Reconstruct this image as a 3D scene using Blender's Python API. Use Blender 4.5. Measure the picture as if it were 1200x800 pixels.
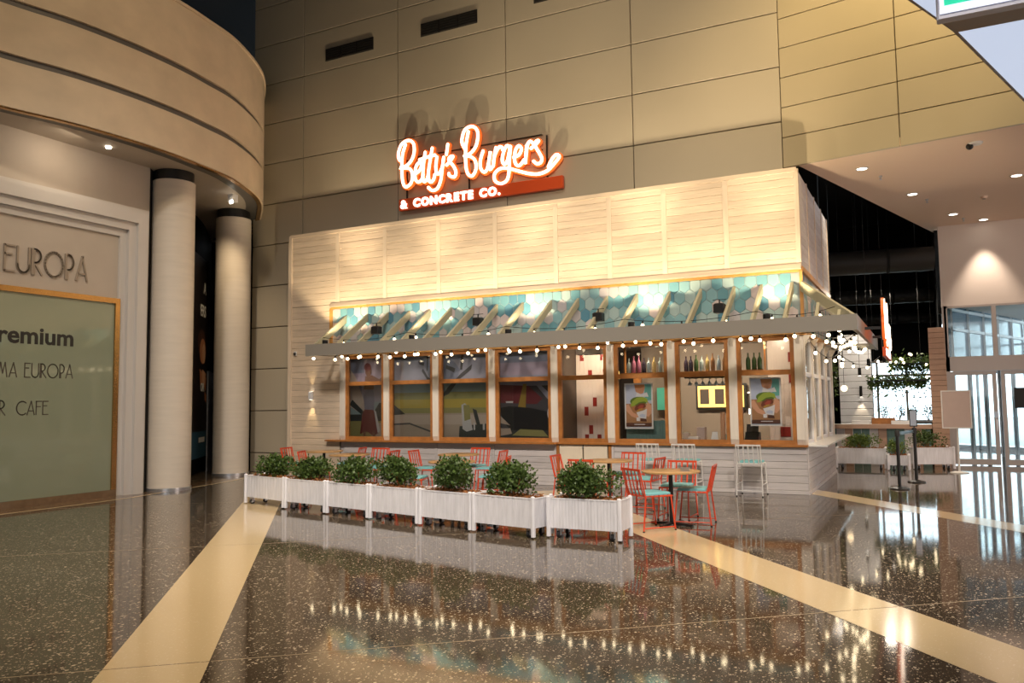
import bpy, bmesh, math, random
from mathutils import Vector, Matrix
random.seed(7)
for _o in list(bpy.data.objects): bpy.data.objects.remove(_o)
SC = bpy.context.scene
COL = SC.collection
PI = math.pi

# ------------------------------------------------------------------ camera
cam_d = bpy.data.cameras.new('camera'); cam = bpy.data.objects.new('camera', cam_d); COL.objects.link(cam)
cam_d.sensor_width = 36; cam_d.lens = 949.3 / 1200 * 36; cam_d.clip_end = 200
_y, _p, _r = [math.radians(a) for a in (27.014, 4.338, -0.718)]
_f = Vector((-math.sin(_y)*math.cos(_p), math.cos(_y)*math.cos(_p), math.sin(_p)))
_r0 = Vector((math.cos(_y), math.sin(_y), 0)); _u0 = _r0.cross(_f)
_rt = _r0*math.cos(_r) + _u0*math.sin(_r); _up = -_r0*math.sin(_r) + _u0*math.cos(_r)
_m = Matrix((_rt, _up, -_f)).transposed().to_4x4(); _m.translation = (0, 0, 1.7)
cam.matrix_world = _m
SC.camera = cam

# ------------------------------------------------------------------ sky, lamps, exposure
SC.view_settings.view_transform = 'Standard'; SC.view_settings.look = 'None'
SC.view_settings.exposure = 0.3; SC.view_settings.gamma = 1.0
try:
    SC.view_settings.use_curve_mapping = False
    SC.cycles.use_denoising = True
    SC.cycles.sample_clamp_indirect = 4.0
    SC.cycles.max_bounces = 7; SC.cycles.transparent_max_bounces = 16
except Exception: pass
W = bpy.data.worlds.new('daylight'); SC.world = W; W.use_nodes = True
W.node_tree.nodes['Background'].inputs[0].default_value = (0.78, 0.9, 1.0, 1)
W.node_tree.nodes['Background'].inputs[1].default_value = 4.0

def lamp(name, kind, loc, energy, color, target=None, size=1.0, angle=60, blend=0.5, size_y=None):
    d = bpy.data.lights.new(name, kind); d.energy = energy; d.color = color
    if kind == 'AREA':
        d.size = size
        if size_y: d.shape = 'RECTANGLE'; d.size_y = size_y
    else: d.shadow_soft_size = size
    if kind == 'SPOT': d.spot_size = math.radians(angle); d.spot_blend = blend
    o = bpy.data.objects.new(name, d); COL.objects.link(o); o.location = loc
    if target is not None:
        o.rotation_euler = (Vector(target) - Vector(loc)).to_track_quat('-Z', 'Y').to_euler()
    return o
WARM = (1.0, 0.76, 0.48)
lamp('hall_lamp', 'AREA', (-3.0, 3.5, 12.3), 170, WARM, (-3.0, 4.0, 0), 3.0)
lamp('rear_glazing', 'AREA', (2.0, -13.6, 4.2), 380, (0.92, 0.95, 1.0), (-4.0, 8.0, 2.0), 11.0, size_y=5.0)  # added cool fill from behind the camera, no window stands there
for _x, _y2 in ((-9.5, 6.0), (-5.0, 8.5), (-4.0, 3.0), (-0.5, 7.5), (1.5, 12.0)):
    lamp('hall_downlight', 'SPOT', (_x, _y2, 12.6), 900, (1.0, 0.80, 0.56), (_x, _y2, 0), 0.5, 62, 0.9)
for _x, _y2, _t in ((-1.0, 0.0, (-6.0, 11.5, 0.2)), (3.0, 1.5, (-3.0, 13.0, 0.0)), (-6.0, 1.0, (-10.5, 12.0, 0.4))):
    lamp('hall_spot', 'SPOT', (_x, _y2, 11.8), 3100, (1.0, 0.89, 0.78), _t, 0.35, 62, 1.0)
lamp('right_shopfront', 'AREA', (13.6, 15.0, 2.6), 650, (1.0, 0.80, 0.68), (0, 19.0, 3.2), 9.0, size_y=3.6)  # added fill that brightens the lowered ceiling, no shop is built here
lamp('wall_washer', 'SPOT', (0.6, 12.2, 11.6), 1150, (1.0, 0.74, 0.36), (-0.2, 15.4, 8.2), 0.15, 95, 0.9)
lamp('sign_washer', 'SPOT', (-4.0, 5.0, 6.4), 1500, (1.0, 0.79, 0.53), (-5.4, 15.8, 8.6), 0.2, 52, 1.0)  # added fill for the wall around the sign, hung without a fixture
lamp('drum_washer', 'SPOT', (-4.5, 6.5, 12.0), 620, (1.0, 0.76, 0.47), (-13.0, 9.5, 6.5), 0.3, 60, 0.8)

# ------------------------------------------------------------------ materials
def mat(name, color, rough=0.6, metal=0.0, noise=0.0, nscale=6.0, stretch=(1, 1, 1), emit=None, estr=0.0, bump=0.0, obj_var=0.0, spec=0.5, coat=0.0):
    m = bpy.data.materials.new(name); m.use_nodes = True
    nt = m.node_tree; b = nt.nodes['Principled BSDF']
    b.inputs['Base Color'].default_value = (*color, 1); b.inputs['Roughness'].default_value = rough
    b.inputs['Metallic'].default_value = metal; b.inputs['Specular IOR Level'].default_value = spec
    b.inputs['Coat Weight'].default_value = coat
    if emit:
        b.inputs['Emission Color'].default_value = (*emit, 1); b.inputs['Emission Strength'].default_value = estr
    m.diffuse_color = (*color, 1)
    if noise or bump or obj_var:
        g = nt.nodes.new('ShaderNodeNewGeometry'); mp = nt.nodes.new('ShaderNodeMapping')
        mp.inputs['Scale'].default_value = stretch
        nt.links.new(g.outputs['Position'], mp.inputs['Vector'])
        vec = mp.outputs['Vector']
        oi = nt.nodes.new('ShaderNodeObjectInfo')
        if obj_var:
            ad = nt.nodes.new('ShaderNodeVectorMath'); ad.operation = 'ADD'
            ml = nt.nodes.new('ShaderNodeMath'); ml.operation = 'MULTIPLY'; ml.inputs[1].default_value = 40
            nt.links.new(oi.outputs['Random'], ml.inputs[0])
            nt.links.new(vec, ad.inputs[0]); nt.links.new(ml.outputs[0], ad.inputs[1]); vec = ad.outputs[0]
        n = nt.nodes.new('ShaderNodeTexNoise'); n.inputs['Scale'].default_value = nscale; n.inputs['Detail'].default_value = 5
        nt.links.new(vec, n.inputs['Vector'])
        cr = nt.nodes.new('ShaderNodeMapRange'); cr.inputs[1].default_value = 0.3; cr.inputs[2].default_value = 0.7
        cr.inputs[3].default_value = 1 - noise; cr.inputs[4].default_value = 1 + noise * 0.6
        nt.links.new(n.outputs['Fac'], cr.inputs[0]); val = cr.outputs[0]
        if obj_var:
            v2 = nt.nodes.new('ShaderNodeMapRange'); v2.inputs[3].default_value = 1 - obj_var; v2.inputs[4].default_value = 1 + obj_var * 0.5
            nt.links.new(oi.outputs['Random'], v2.inputs[0])
            mm = nt.nodes.new('ShaderNodeMath'); mm.operation = 'MULTIPLY'
            nt.links.new(val, mm.inputs[0]); nt.links.new(v2.outputs[0], mm.inputs[1]); val = mm.outputs[0]
        sc = nt.nodes.new('ShaderNodeVectorMath'); sc.operation = 'SCALE'; sc.inputs[0].default_value = color
        nt.links.new(val, sc.inputs['Scale']); nt.links.new(sc.outputs[0], b.inputs['Base Color'])
        if bump:
            bp = nt.nodes.new('ShaderNodeBump'); bp.inputs['Strength'].default_value = bump; bp.inputs['Distance'].default_value = 0.01
            nt.links.new(n.outputs['Fac'], bp.inputs['Height']); nt.links.new(bp.outputs[0], b.inputs['Normal'])
    if emit:
        try: m.cycles.emission_sampling = 'NONE'
        except Exception: pass
    return m

def glass(name, tint=(1, 1, 1), refl=1.0, veil=0.0, veil_col=(1, 1, 1)):
    m = bpy.data.materials.new(name); m.use_nodes = True; nt = m.node_tree; nt.nodes.clear()
    out = nt.nodes.new('ShaderNodeOutputMaterial'); tr = nt.nodes.new('ShaderNodeBsdfTransparent'); tr.inputs[0].default_value = (*tint, 1)
    gl = nt.nodes.new('ShaderNodeBsdfGlossy'); gl.inputs['Roughness'].default_value = 0.02
    fr = nt.nodes.new('ShaderNodeFresnel'); fr.inputs[0].default_value = 1.5
    k = nt.nodes.new('ShaderNodeMath'); k.operation = 'MULTIPLY'; k.inputs[1].default_value = refl
    mx = nt.nodes.new('ShaderNodeMixShader'); nt.links.new(fr.outputs[0], k.inputs[0]); nt.links.new(k.outputs[0], mx.inputs[0])
    base = tr.outputs[0]
    if veil:
        df = nt.nodes.new('ShaderNodeBsdfDiffuse'); df.inputs[0].default_value = (*veil_col, 1)
        m2 = nt.nodes.new('ShaderNodeMixShader'); m2.inputs[0].default_value = veil
        nt.links.new(tr.outputs[0], m2.inputs[1]); nt.links.new(df.outputs[0], m2.inputs[2]); base = m2.outputs[0]
    nt.links.new(base, mx.inputs[1]); nt.links.new(gl.outputs[0], mx.inputs[2]); nt.links.new(mx.outputs[0], out.inputs[0])
    return m

def terrazzo(name, base, chip, scale, amount, rough):
    m = bpy.data.materials.new(name); m.use_nodes = True; nt = m.node_tree; b = nt.nodes['Principled BSDF']
    g = nt.nodes.new('ShaderNodeNewGeometry')
    vals = []
    for s, a in ((scale, amount), (scale * 1.9, amount * 0.8)):
        v = nt.nodes.new('ShaderNodeTexVoronoi'); v.inputs['Scale'].default_value = s
        mp = nt.nodes.new('ShaderNodeMapping'); mp.inputs['Rotation'].default_value = (0, 0, s); mp.inputs['Scale'].default_value = (1, 0.72, 1)
        nt.links.new(g.outputs['Position'], mp.inputs[0]); nt.links.new(mp.outputs[0], v.inputs['Vector'])
        sep = nt.nodes.new('ShaderNodeSeparateColor'); nt.links.new(v.outputs['Color'], sep.inputs[0])
        c1 = nt.nodes.new('ShaderNodeMath'); c1.operation = 'LESS_THAN'; c1.inputs[1].default_value = a; nt.links.new(sep.outputs[0], c1.inputs[0])
        md = nt.nodes.new('ShaderNodeMath'); md.operation = 'MULTIPLY_ADD'; md.inputs[1].default_value = 0.28; md.inputs[2].default_value = 0.16
        nt.links.new(sep.outputs[1], md.inputs[0])
        c2 = nt.nodes.new('ShaderNodeMath'); c2.operation = 'LESS_THAN'; nt.links.new(v.outputs['Distance'], c2.inputs[0]); nt.links.new(md.outputs[0], c2.inputs[1])
        mu = nt.nodes.new('ShaderNodeMath'); mu.operation = 'MULTIPLY'; nt.links.new(c1.outputs[0], mu.inputs[0]); nt.links.new(c2.outputs[0], mu.inputs[1])
        m3 = nt.nodes.new('ShaderNodeMath'); m3.operation = 'MULTIPLY'; nt.links.new(mu.outputs[0], m3.inputs[0]); nt.links.new(sep.outputs[2], m3.inputs[1])
        vals.append(m3.outputs[0])
    mxm = nt.nodes.new('ShaderNodeMath'); mxm.operation = 'MAXIMUM'; nt.links.new(vals[0], mxm.inputs[0]); nt.links.new(vals[1], mxm.inputs[1])
    mix = nt.nodes.new('ShaderNodeMix'); mix.data_type = 'RGBA'; mix.inputs[6].default_value = (*base, 1); mix.inputs[7].default_value = (*chip, 1)
    nt.links.new(mxm.outputs[0], mix.inputs[0]); nt.links.new(mix.outputs[2], b.inputs['Base Color'])
    b.inputs['Roughness'].default_value = rough
    return m

M = {}
M['floor'] = terrazzo('dark_terrazzo', (0.075, 0.055, 0.038), (0.66, 0.56, 0.42), 42, 0.55, 0.06)
M['cream'] = terrazzo('cream_terrazzo', (0.72, 0.56, 0.33), (0.8, 0.66, 0.42), 60, 0.4, 0.13)
M['brown_stone'] = mat('brown_stone', (0.20, 0.13, 0.075), 0.12, noise=0.2, nscale=8)
M['brass'] = mat('brass_joint', (0.50, 0.40, 0.27), 0.4, 0.2)
M['panel'] = mat('beige_panel', (0.47, 0.415, 0.32), 0.36, noise=0.03, nscale=0.8, obj_var=0.02)
M['panel_r'] = mat('ochre_panel', (0.50, 0.43, 0.30), 0.36, noise=0.03, nscale=0.8, obj_var=0.02)
M['joint'] = mat('dark_joint', (0.09, 0.065, 0.035), 0.8)
M['void'] = mat('black_void', (0.006, 0.006, 0.006), 0.9)
M['duct'] = mat('duct_black', (0.022, 0.021, 0.02), 0.5)
M['hall'] = mat('hall_plaster', (0.36, 0.30, 0.22), 0.8)
M['pinkish'] = mat('soffit_plaster', (0.84, 0.66, 0.53), 0.7)
M['white_wall'] = mat('white_plaster', (0.78, 0.70, 0.64), 0.7)
M['board'] = mat('whitewashed_board', (0.74, 0.60, 0.455), 0.62, noise=0.13, nscale=5, stretch=(0.5, 1, 9), obj_var=0.10, bump=0.05)
M['board_v'] = mat('whitewashed_upright', (0.75, 0.62, 0.48), 0.6, noise=0.08, nscale=5, stretch=(6, 6, 0.5))
M['base_board'] = mat('grey_washed_board', (0.62, 0.58, 0.57), 0.55, noise=0.12, nscale=5, stretch=(0.5, 1, 9), obj_var=0.12, bump=0.05)
M['door_leaf'] = mat('cream_door', (0.80, 0.70, 0.55), 0.5, noise=0.04)
M['timber'] = mat('orange_timber', (0.42, 0.17, 0.045), 0.4, noise=0.25, nscale=5, stretch=(1.5, 1.5, 1.5))
M['trim_timber'] = mat('honey_timber', (0.60, 0.30, 0.08), 0.45, noise=0.2, nscale=6)
M['post'] = mat('white_post', (0.76, 0.69, 0.60), 0.5, noise=0.06, nscale=5, stretch=(4, 4, 0.6))
M['white'] = mat('white_paint', (0.78, 0.78, 0.79), 0.45, noise=0.04, nscale=8)
M['planter'] = mat('white_planter_paint', (0.86, 0.86, 0.91), 0.55, noise=0.10, nscale=7, stretch=(3, 3, 0.5))
M['canopy'] = mat('sage_grey_paint', (0.31, 0.285, 0.245), 0.5)
M['rafter'] = mat('sage_rafter', (0.46, 0.43, 0.30), 0.55)
M['black'] = mat('black_metal', (0.012, 0.012, 0.012), 0.4)
M['rubber'] = mat('black_rubber', (0.02, 0.02, 0.022), 0.6)
M['steel'] = mat('brushed_steel', (0.60, 0.62, 0.66), 0.36, 0.85)
M['alu'] = mat('door_aluminium', (0.52, 0.45, 0.40), 0.35, 0.3)
M['red'] = mat('red_chair_metal', (0.72, 0.075, 0.025), 0.35)
M['teal_pad'] = mat('teal_vinyl', (0.20, 0.52, 0.55), 0.5)
M['white_metal'] = mat('white_chair_metal', (0.80, 0.78, 0.74), 0.4)
M['tabletop'] = mat('pale_wood_top', (0.56, 0.33, 0.14), 0.28, noise=0.15, nscale=5, stretch=(0.8, 7, 1))
M['leaf'] = mat('dark_leaf', (0.070, 0.125, 0.024), 0.45, noise=0.35, nscale=30)
M['leaf2'] = mat('light_leaf', (0.15, 0.23, 0.04), 0.5, noise=0.35, nscale=30)
M['bark'] = mat('bark_mulch', (0.36, 0.15, 0.05), 0.9, noise=0.5, nscale=40, bump=0.6)
M['concrete'] = mat('column_plaster', (0.70, 0.63, 0.54), 0.55, noise=0.05, nscale=2.5, stretch=(0.6, 0.6, 6))
M['drum'] = mat('travertine_render', (0.63, 0.51, 0.37), 0.65, noise=0.10, nscale=1.6, stretch=(1, 1, 1.4))
M['groove'] = mat('grey_groove', (0.11, 0.10, 0.092), 0.5)
M['cine_wall'] = mat('cinema_plaster', (0.50, 0.44, 0.375), 0.6, noise=0.04, nscale=2)
M['mould'] = mat('silver_grey_moulding', (0.60, 0.575, 0.55), 0.42)
M['bronze'] = mat('bronze_trim', (0.46, 0.27, 0.10), 0.25, 0.85)
M['green_glass'] = mat('green_back_painted_glass', (0.27, 0.305, 0.22), 0.06)
M['letter_black'] = mat('black_letter', (0.015, 0.015, 0.015), 0.4)
M['letter_grey'] = mat('dark_grey_letter', (0.075, 0.065, 0.05), 0.4)
M['letter_stone'] = mat('stone_letter', (0.34, 0.28, 0.22), 0.5)
M['white_print'] = mat('white_print', (0.85, 0.83, 0.8), 0.5)
M['neon'] = mat('neon_white', (1, 0.9, 0.8), 0.3, emit=(1.0, 0.86, 0.68), estr=2.6)
M['sign_red'] = mat('sign_orange', (0.72, 0.09, 0.018), 0.4)
M['sign_glow'] = mat('sign_orange_lit', (0.8, 0.12, 0.02), 0.4, emit=(1.0, 0.20, 0.03), estr=0.45)
M['sign_text'] = mat('sign_text_lit', (1, 0.9, 0.8), 0.3, emit=(1.0, 0.88, 0.74), estr=2.4)
M['bulb'] = mat('lit_bulb', (1, 0.9, 0.7), 0.3, emit=(1.0, 0.80, 0.50), estr=9.0)
M['lens'] = mat('lit_lens', (1, 0.95, 0.9), 0.3, emit=(1.0, 0.9, 0.75), estr=7.0)
M['globe'] = mat('lit_globe', (1, 0.9, 0.7), 0.3, emit=(1.0, 0.72, 0.42), estr=3.0)
M['menu'] = mat('lit_menu', (1, 0.7, 0.2), 0.3, emit=(1.0, 0.60, 0.16), estr=1.3)
M['panel_lit'] = mat('backlit_panel', (0.3, 0.33, 0.38), 0.5, emit=(0.62, 0.71, 0.90), estr=0.66)  # daylight on the soffit underside, put in as emission
M['exit_green'] = mat('exit_green_lit', (0.02, 0.5, 0.28), 0.4, emit=(0.01, 0.50, 0.28), estr=0.9)
M['exit_white'] = mat('exit_white_lit', (0.8, 0.85, 0.95), 0.4, emit=(0.80, 0.86, 1.0), estr=0.8)
M['pale_lav'] = mat('pale_frame', (0.62, 0.62, 0.72), 0.4)
M['taupe'] = mat('taupe_edge', (0.30, 0.24, 0.19), 0.5)
for i, c in enumerate(((0.15, 0.33, 0.385), (0.23, 0.41, 0.45), (0.36, 0.48, 0.48), (0.60, 0.52, 0.51), (0.10, 0.25, 0.34), (0.49, 0.47, 0.49))):
    M['tile%d' % i] = mat('glazed_tile_%d' % i, c, 0.3)
M['grout'] = mat('tile_grout', (0.30, 0.36, 0.36), 0.8)
M['tile_white'] = mat('white_tile', (0.78, 0.66, 0.58), 0.3)
M['tile_red'] = mat('oxblood_tile', (0.30, 0.030, 0.022), 0.3)
M['teal_wood'] = mat('teal_panelling', (0.13, 0.23, 0.21), 0.6, noise=0.2, nscale=5, stretch=(8, 8, 0.6))
M['dark_room'] = mat('dark_interior', (0.10, 0.075, 0.06), 0.7)
M['pane'] = glass('window_glass', (0.96, 0.97, 0.97), 0.9)
M['door_glass'] = glass('door_glass', (0.92, 0.97, 0.97), 1.0)
M['blue_glass'] = mat('blue_grey_glass', (0.10, 0.19, 0.25), 0.12)
M['frame_white'] = mat('white_frame', (0.70, 0.73, 0.76), 0.4)
M['out_ground'] = mat('pale_paving', (0.55, 0.56, 0.55), 0.8)
M['paper'] = mat('white_paper', (0.83, 0.80, 0.77), 0.6)
M['pink_board'] = mat('grey_pink_board', (0.56, 0.44, 0.39), 0.5, noise=0.03)
M['bar_top'] = mat('white_stone_top', (0.85, 0.85, 0.83), 0.2)
M['lapwood'] = mat('tan_cladding', (0.55, 0.36, 0.26), 0.6, noise=0.1, nscale=5, stretch=(1, 1, 8))
M['cup'] = mat('peach_paper_cup', (0.80, 0.47, 0.28), 0.6)
M['teal_card'] = mat('teal_card', (0.25, 0.55, 0.55), 0.5)
BOT = [mat('bottle_glass_%d' % i, c, 0.12) for i, c in enumerate(((0.35, 0.40, 0.36), (0.05, 0.09, 0.03), (0.25, 0.12, 0.05), (0.03, 0.02, 0.03), (0.42, 0.30, 0.12), (0.30, 0.10, 0.14), (0.30, 0.36, 0.38)))]

# ------------------------------------------------------------------ mesh builder
class MB:
    def __init__(s): s.v = []; s.f = []; s.mi = []; s.cur = 0
    def add(s, vs, fs):
        b = len(s.v); s.v += [tuple(p) for p in vs]; s.f += [tuple(b + i for i in f) for f in fs]; s.mi += [s.cur] * len(fs); return s
    def box(s, x0, x1, y0, y1, z0, z1):
        return s.add([(x0,y0,z0),(x1,y0,z0),(x1,y1,z0),(x0,y1,z0),(x0,y0,z1),(x1,y0,z1),(x1,y1,z1),(x0,y1,z1)],
                     [(0,3,2,1),(4,5,6,7),(0,1,5,4),(1,2,6,5),(2,3,7,6),(3,0,4,7)])
    def cbox(s, x0, x1, y0, y1, z0, z1, c=0.006):
        """box with chamfered vertical edges and top edge"""
        pts = [(x0+c,y0),(x1-c,y0),(x1,y0+c),(x1,y1-c),(x1-c,y1),(x0+c,y1),(x0,y1-c),(x0,y0+c)]
        s.prism(pts, z0, z1 - c)
        cx, cy = (x0+x1)/2, (y0+y1)/2
        top = [(x + (c if x < cx else -c), y + (c if y < cy else -c), z1) for x, y in pts]
        n = 8; b = [(x, y, z1 - c) for x, y in pts]
        return s.add(b + top, [(i, (i+1) % n, n + (i+1) % n, n + i) for i in range(n)] + [tuple(range(n, 2*n))])
    def prism(s, pts, z0, z1):
        n = len(pts)
        return s.add([(x,y,z0) for x,y in pts] + [(x,y,z1) for x,y in pts],
                     [tuple(reversed(range(n))), tuple(range(n, 2*n))] + [(i,(i+1)%n,n+(i+1)%n,n+i) for i in range(n)])
    def slab(s, pts, dvec):
        """polygon of 3D points pushed along dvec"""
        n = len(pts); d = Vector(dvec)
        return s.add([Vector(p) for p in pts] + [Vector(p) + d for p in pts],
                     [tuple(reversed(range(n))), tuple(range(n, 2*n))] + [(i,(i+1)%n,n+(i+1)%n,n+i) for i in range(n)])
    def bar(s, a, b, w, h, up=(0,0,1)):
        a, b = Vector(a), Vector(b); d = (b-a).normalized(); u = Vector(up)
        sd = d.cross(u); 
        if sd.length < 1e-4: sd = d.cross(Vector((1,0,0)))
        sd.normalize(); uu = sd.cross(d).normalized()
        o = [sd*(w/2)*i + uu*(h/2)*j for i, j in ((-1,-1),(1,-1),(1,1),(-1,1))]
        return s.add([a+q for q in o] + [b+q for q in o], [(3,2,1,0),(4,5,6,7)] + [(i,(i+1)%4,4+(i+1)%4,4+i) for i in range(4)])
    def tube(s, pts, r, n=8, closed=False, flat=None):
        pts = [Vector(p) for p in pts]; N = len(pts); rings = []; prev = None
        for i, p in enumerate(pts):
            a = pts[(i-1) % N] if (closed or i) else p; b = pts[(i+1) % N] if (closed or i < N-1) else p
            d = (b - a).normalized()
            if prev is None:
                ref = Vector((0,0,1)) if abs(d.z) < 0.9 else Vector((1,0,0))
                sd = d.cross(ref).normalized()
            else: sd = (prev - d * prev.dot(d)).normalized()
            prev = sd; uu = sd.cross(d)
            rr = r[i] if isinstance(r, (list, tuple)) else r
            rings.append([p + sd*rr*math.cos(2*PI*k/n) + uu*rr*math.sin(2*PI*k/n) for k in range(n)])
        vs = [q for R in rings for q in R]; fs = []
        for i in range(N if closed else N-1):
            j = (i+1) % N
            for k in range(n): fs.append((i*n+k, i*n+(k+1)%n, j*n+(k+1)%n, j*n+k))
        if not closed: fs += [tuple(reversed(range(n))), tuple(range((N-1)*n, N*n))]
        return s.add(vs, fs)
    def lathe(s, prof, c=(0,0,0), n=20, cap=True):
        vs = []; fs = []; cx, cy, cz = c
        for r, z in prof: vs += [(cx + r*math.cos(2*PI*k/n), cy + r*math.sin(2*PI*k/n), cz+z) for k in range(n)]
        for i in range(len(prof)-1):
            for k in range(n): fs.append((i*n+k, i*n+(k+1)%n, (i+1)*n+(k+1)%n, (i+1)*n+k))
        if cap: fs += [tuple(reversed(range(n))), tuple(range((len(prof)-1)*n, len(prof)*n))]
        return s.add(vs, fs)
    def ball(s, c, r, n=8, sz=1.0):
        return s.lathe([(r*math.sin(PI*i/n) + 1e-5, -r*sz*math.cos(PI*i/n)) for i in range(n+1)], c, n, False)
    def mesh(s, name, mats, smooth=False):
        me = bpy.data.meshes.new(name); me.from_pydata(s.v, [], s.f); me.validate()
        for m in (mats if isinstance(mats, (list, tuple)) else [mats]): me.materials.append(m)
        if len(me.polygons) == len(s.mi): me.polygons.foreach_set('material_index', s.mi)
        if smooth:
            me.polygons.foreach_set('use_smooth', [True] * len(me.polygons))
            try: me.set_sharp_from_angle(angle=math.radians(40))
            except Exception: pass
        me.update(); return me

def base_of(o):
    t = Vector((0, 0, 0))
    while o is not None: t += o.location; o = o.parent
    return t
def put(name, me, parent=None, loc=(0,0,0), scale=None, rot=None, world=True):
    """link a mesh; with world=True loc is in world space even below a parent"""
    o = bpy.data.objects.new(name, me); COL.objects.link(o)
    o.location = Vector(loc) - (base_of(parent) if (parent is not None and world) else Vector((0,0,0)))
    if scale: o.scale = scale
    if rot: o.rotation_euler = rot
    o.parent = parent
    return o
def tag(o, label=None, cat=None, group=None, kind=None):
    if label: o['label'] = label
    if cat: o['category'] = cat
    if group: o['group'] = group
    if kind: o['kind'] = kind
    return o
def thing(name, label, cat, loc=(0,0,0), rz=0, group=None):
    o = bpy.data.objects.new(name, None); COL.objects.link(o); o.location = loc; o.rotation_euler = (0,0,rz)
    o.empty_display_size = 0.1
    return tag(o, label, cat, group)
def dup(src, loc, rz, label, group=None):
    def cp(o, par):
        c = o.copy(); COL.objects.link(c); c.parent = par
        for k in KIDS.get(o.name, []): cp(k, c)
        return c
    r = cp(src, None); r.location = loc; r.rotation_euler = (0,0,rz); r['label'] = label
    if group: r['group'] = group
    return r
KIDS = {}
def local(name, mb, m, parent, smooth=False):
    o = put(name, mb.mesh(name, m, smooth), parent, world=False)
    KIDS.setdefault(parent.name, []).append(o); return o
def struct(name, mb, m, parent=None, smooth=False):
    o = put(name, mb.mesh(name, m, smooth), parent)
    if parent is None: o['kind'] = 'structure'
    return o
def world(name, mb, m, parent, smooth=False): return put(name, mb.mesh(name, m, smooth), parent)
_unit = {}
def unit(m, chamfer=0.0):
    """shared unit slab mesh, 0..1 in x, y, z, front (y=0) edges eased"""
    if m.name not in _unit:
        e = 0.012
        vs = [(0,0.25,0),(1,0.25,0),(1,0.25,1),(0,0.25,1),(e*0.3,0,e*4),(1-e*0.3,0,e*4),(1-e*0.3,0,1-e*4),(e*0.3,0,1-e*4),(0,1,0),(1,1,0),(1,1,1),(0,1,1)]
        fs = [(4,5,6,7),(0,1,5,4),(1,2,6,5),(2,3,7,6),(3,0,4,7),(8,9,1,0),(9,10,2,1),(10,11,3,2),(11,8,0,3),(11,10,9,8)]
        _unit[m.name] = MB().add(vs, fs).mesh('piece_' + m.name, m)
    return _unit[m.name]
def piece(name, m, parent, x0, x1, y0, y1, z0, z1, rz=0):
    return put(name, unit(m), parent, (x0, y0, z0), (x1-x0, y1-y0, z1-z0), (0,0,rz) if rz else None)
def flat_unit(m):
    if 'flat_' + m.name not in _unit:
        e = 0.003
        vs = [(0,0.1,0),(1,0.1,0),(1,0.1,1),(0,0.1,1),(e,0,e*2),(1-e,0,e*2),(1-e,0,1-e*2),(e,0,1-e*2),(0,1,0),(1,1,0),(1,1,1),(0,1,1)]
        fs = [(4,5,6,7),(0,1,5,4),(1,2,6,5),(2,3,7,6),(3,0,4,7),(8,9,1,0),(9,10,2,1),(10,11,3,2),(11,8,0,3),(11,10,9,8)]
        _unit['flat_' + m.name] = MB().add(vs, fs).mesh('panel_' + m.name, m)
    return _unit['flat_' + m.name]
def text_mesh(body, size, extrude, bold=0.0, space=1.0):
    cu = bpy.data.curves.new('text', 'FONT'); cu.body = body; cu.size = size; cu.extrude = extrude; cu.offset = bold; cu.space_character = space
    cu.resolution_u = 3
    o = bpy.data.objects.new('text', cu); COL.objects.link(o)
    dg = bpy.context.evaluated_depsgraph_get(); dg.update()
    me = bpy.data.meshes.new_from_object(o.evaluated_get(dg)); bpy.data.objects.remove(o); bpy.data.curves.remove(cu)
    return me
def spline(pts, k=5):
    P = [Vector(p) for p in pts]; out = []
    for i in range(len(P)-1):
        a = P[max(i-1,0)]; b = P[i]; c = P[i+1]; d = P[min(i+2,len(P)-1)]
        for j in range(k):
            t = j/k
            out.append(0.5*((2*b) + (c-a)*t + (2*a-5*b+4*c-d)*t*t + (3*b-a-3*c+d)*t**3))
    return out + [P[-1]]
def printed(polys, w, h, mats, t=0.012, step=0.0008):
    """flat print: board w x h in the xz plane facing -y, inked shapes as thin layers. polys: (material index, [(u,v)...])"""
    mb = MB(); mb.cur = 0; mb.box(0, w, 0, t, 0, h)
    for i, (mi, pl) in enumerate(polys):
        mb.cur = mi; y = -step*(i+1)
        mb.add([(max(0,min(1,u))*w, y, max(0,min(1,v))*h) for u, v in pl], [tuple(range(len(pl)))])
    return mb.mesh('print', mats)
def ell(cx, cy, rx, ry, n=14, a0=0, a1=360):
    return [(cx + rx*math.cos(math.radians(a0 + (a1-a0)*i/n)), cy + ry*math.sin(math.radians(a0 + (a1-a0)*i/n))) for i in range(n + (0 if a1-a0 == 360 else 1))]

# ================================================================== SETTING
# ---- floor with cream bands and brass joints (floor grid turned about 40 degrees)
U = Vector((-0.644, 0.765, 0)); V = Vector((0.765, 0.644, 0))
floor = struct('floor', MB().add([(-24,-14,0),(14,-14,0),(14,32,0),(-24,32,0)], [(0,1,2,3)]), M['floor'])
def strip(name, c_v, half, u0, u1, m, z):
    a, b = V*(c_v-half), V*(c_v+half)
    mb = MB(); mb.prism([tuple((a+U*u0)[:2]), tuple((b+U*u0)[:2]), tuple((b+U*u1)[:2]), tuple((a+U*u1)[:2])], 0.0, z)
    world(name, mb, m, floor)
us = [-8.5, -3.7, 1.1, 5.89, 10.65, 15.4, 20.2, 25]
for c, h, lo, hi in ((-1.07, 0.33, -8.5, 16.6), (4.26, 0.34, -8.5, 15.3), (8.8, 0.25, -8.5, 25)):
    ends = [u for u in us if lo <= u < hi] + [hi]
    for a, b in zip(ends[:-1], ends[1:]):
        strip('cream_band', c, h, a + 0.006, b - 0.006, M['cream'], 0.0012)
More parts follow.
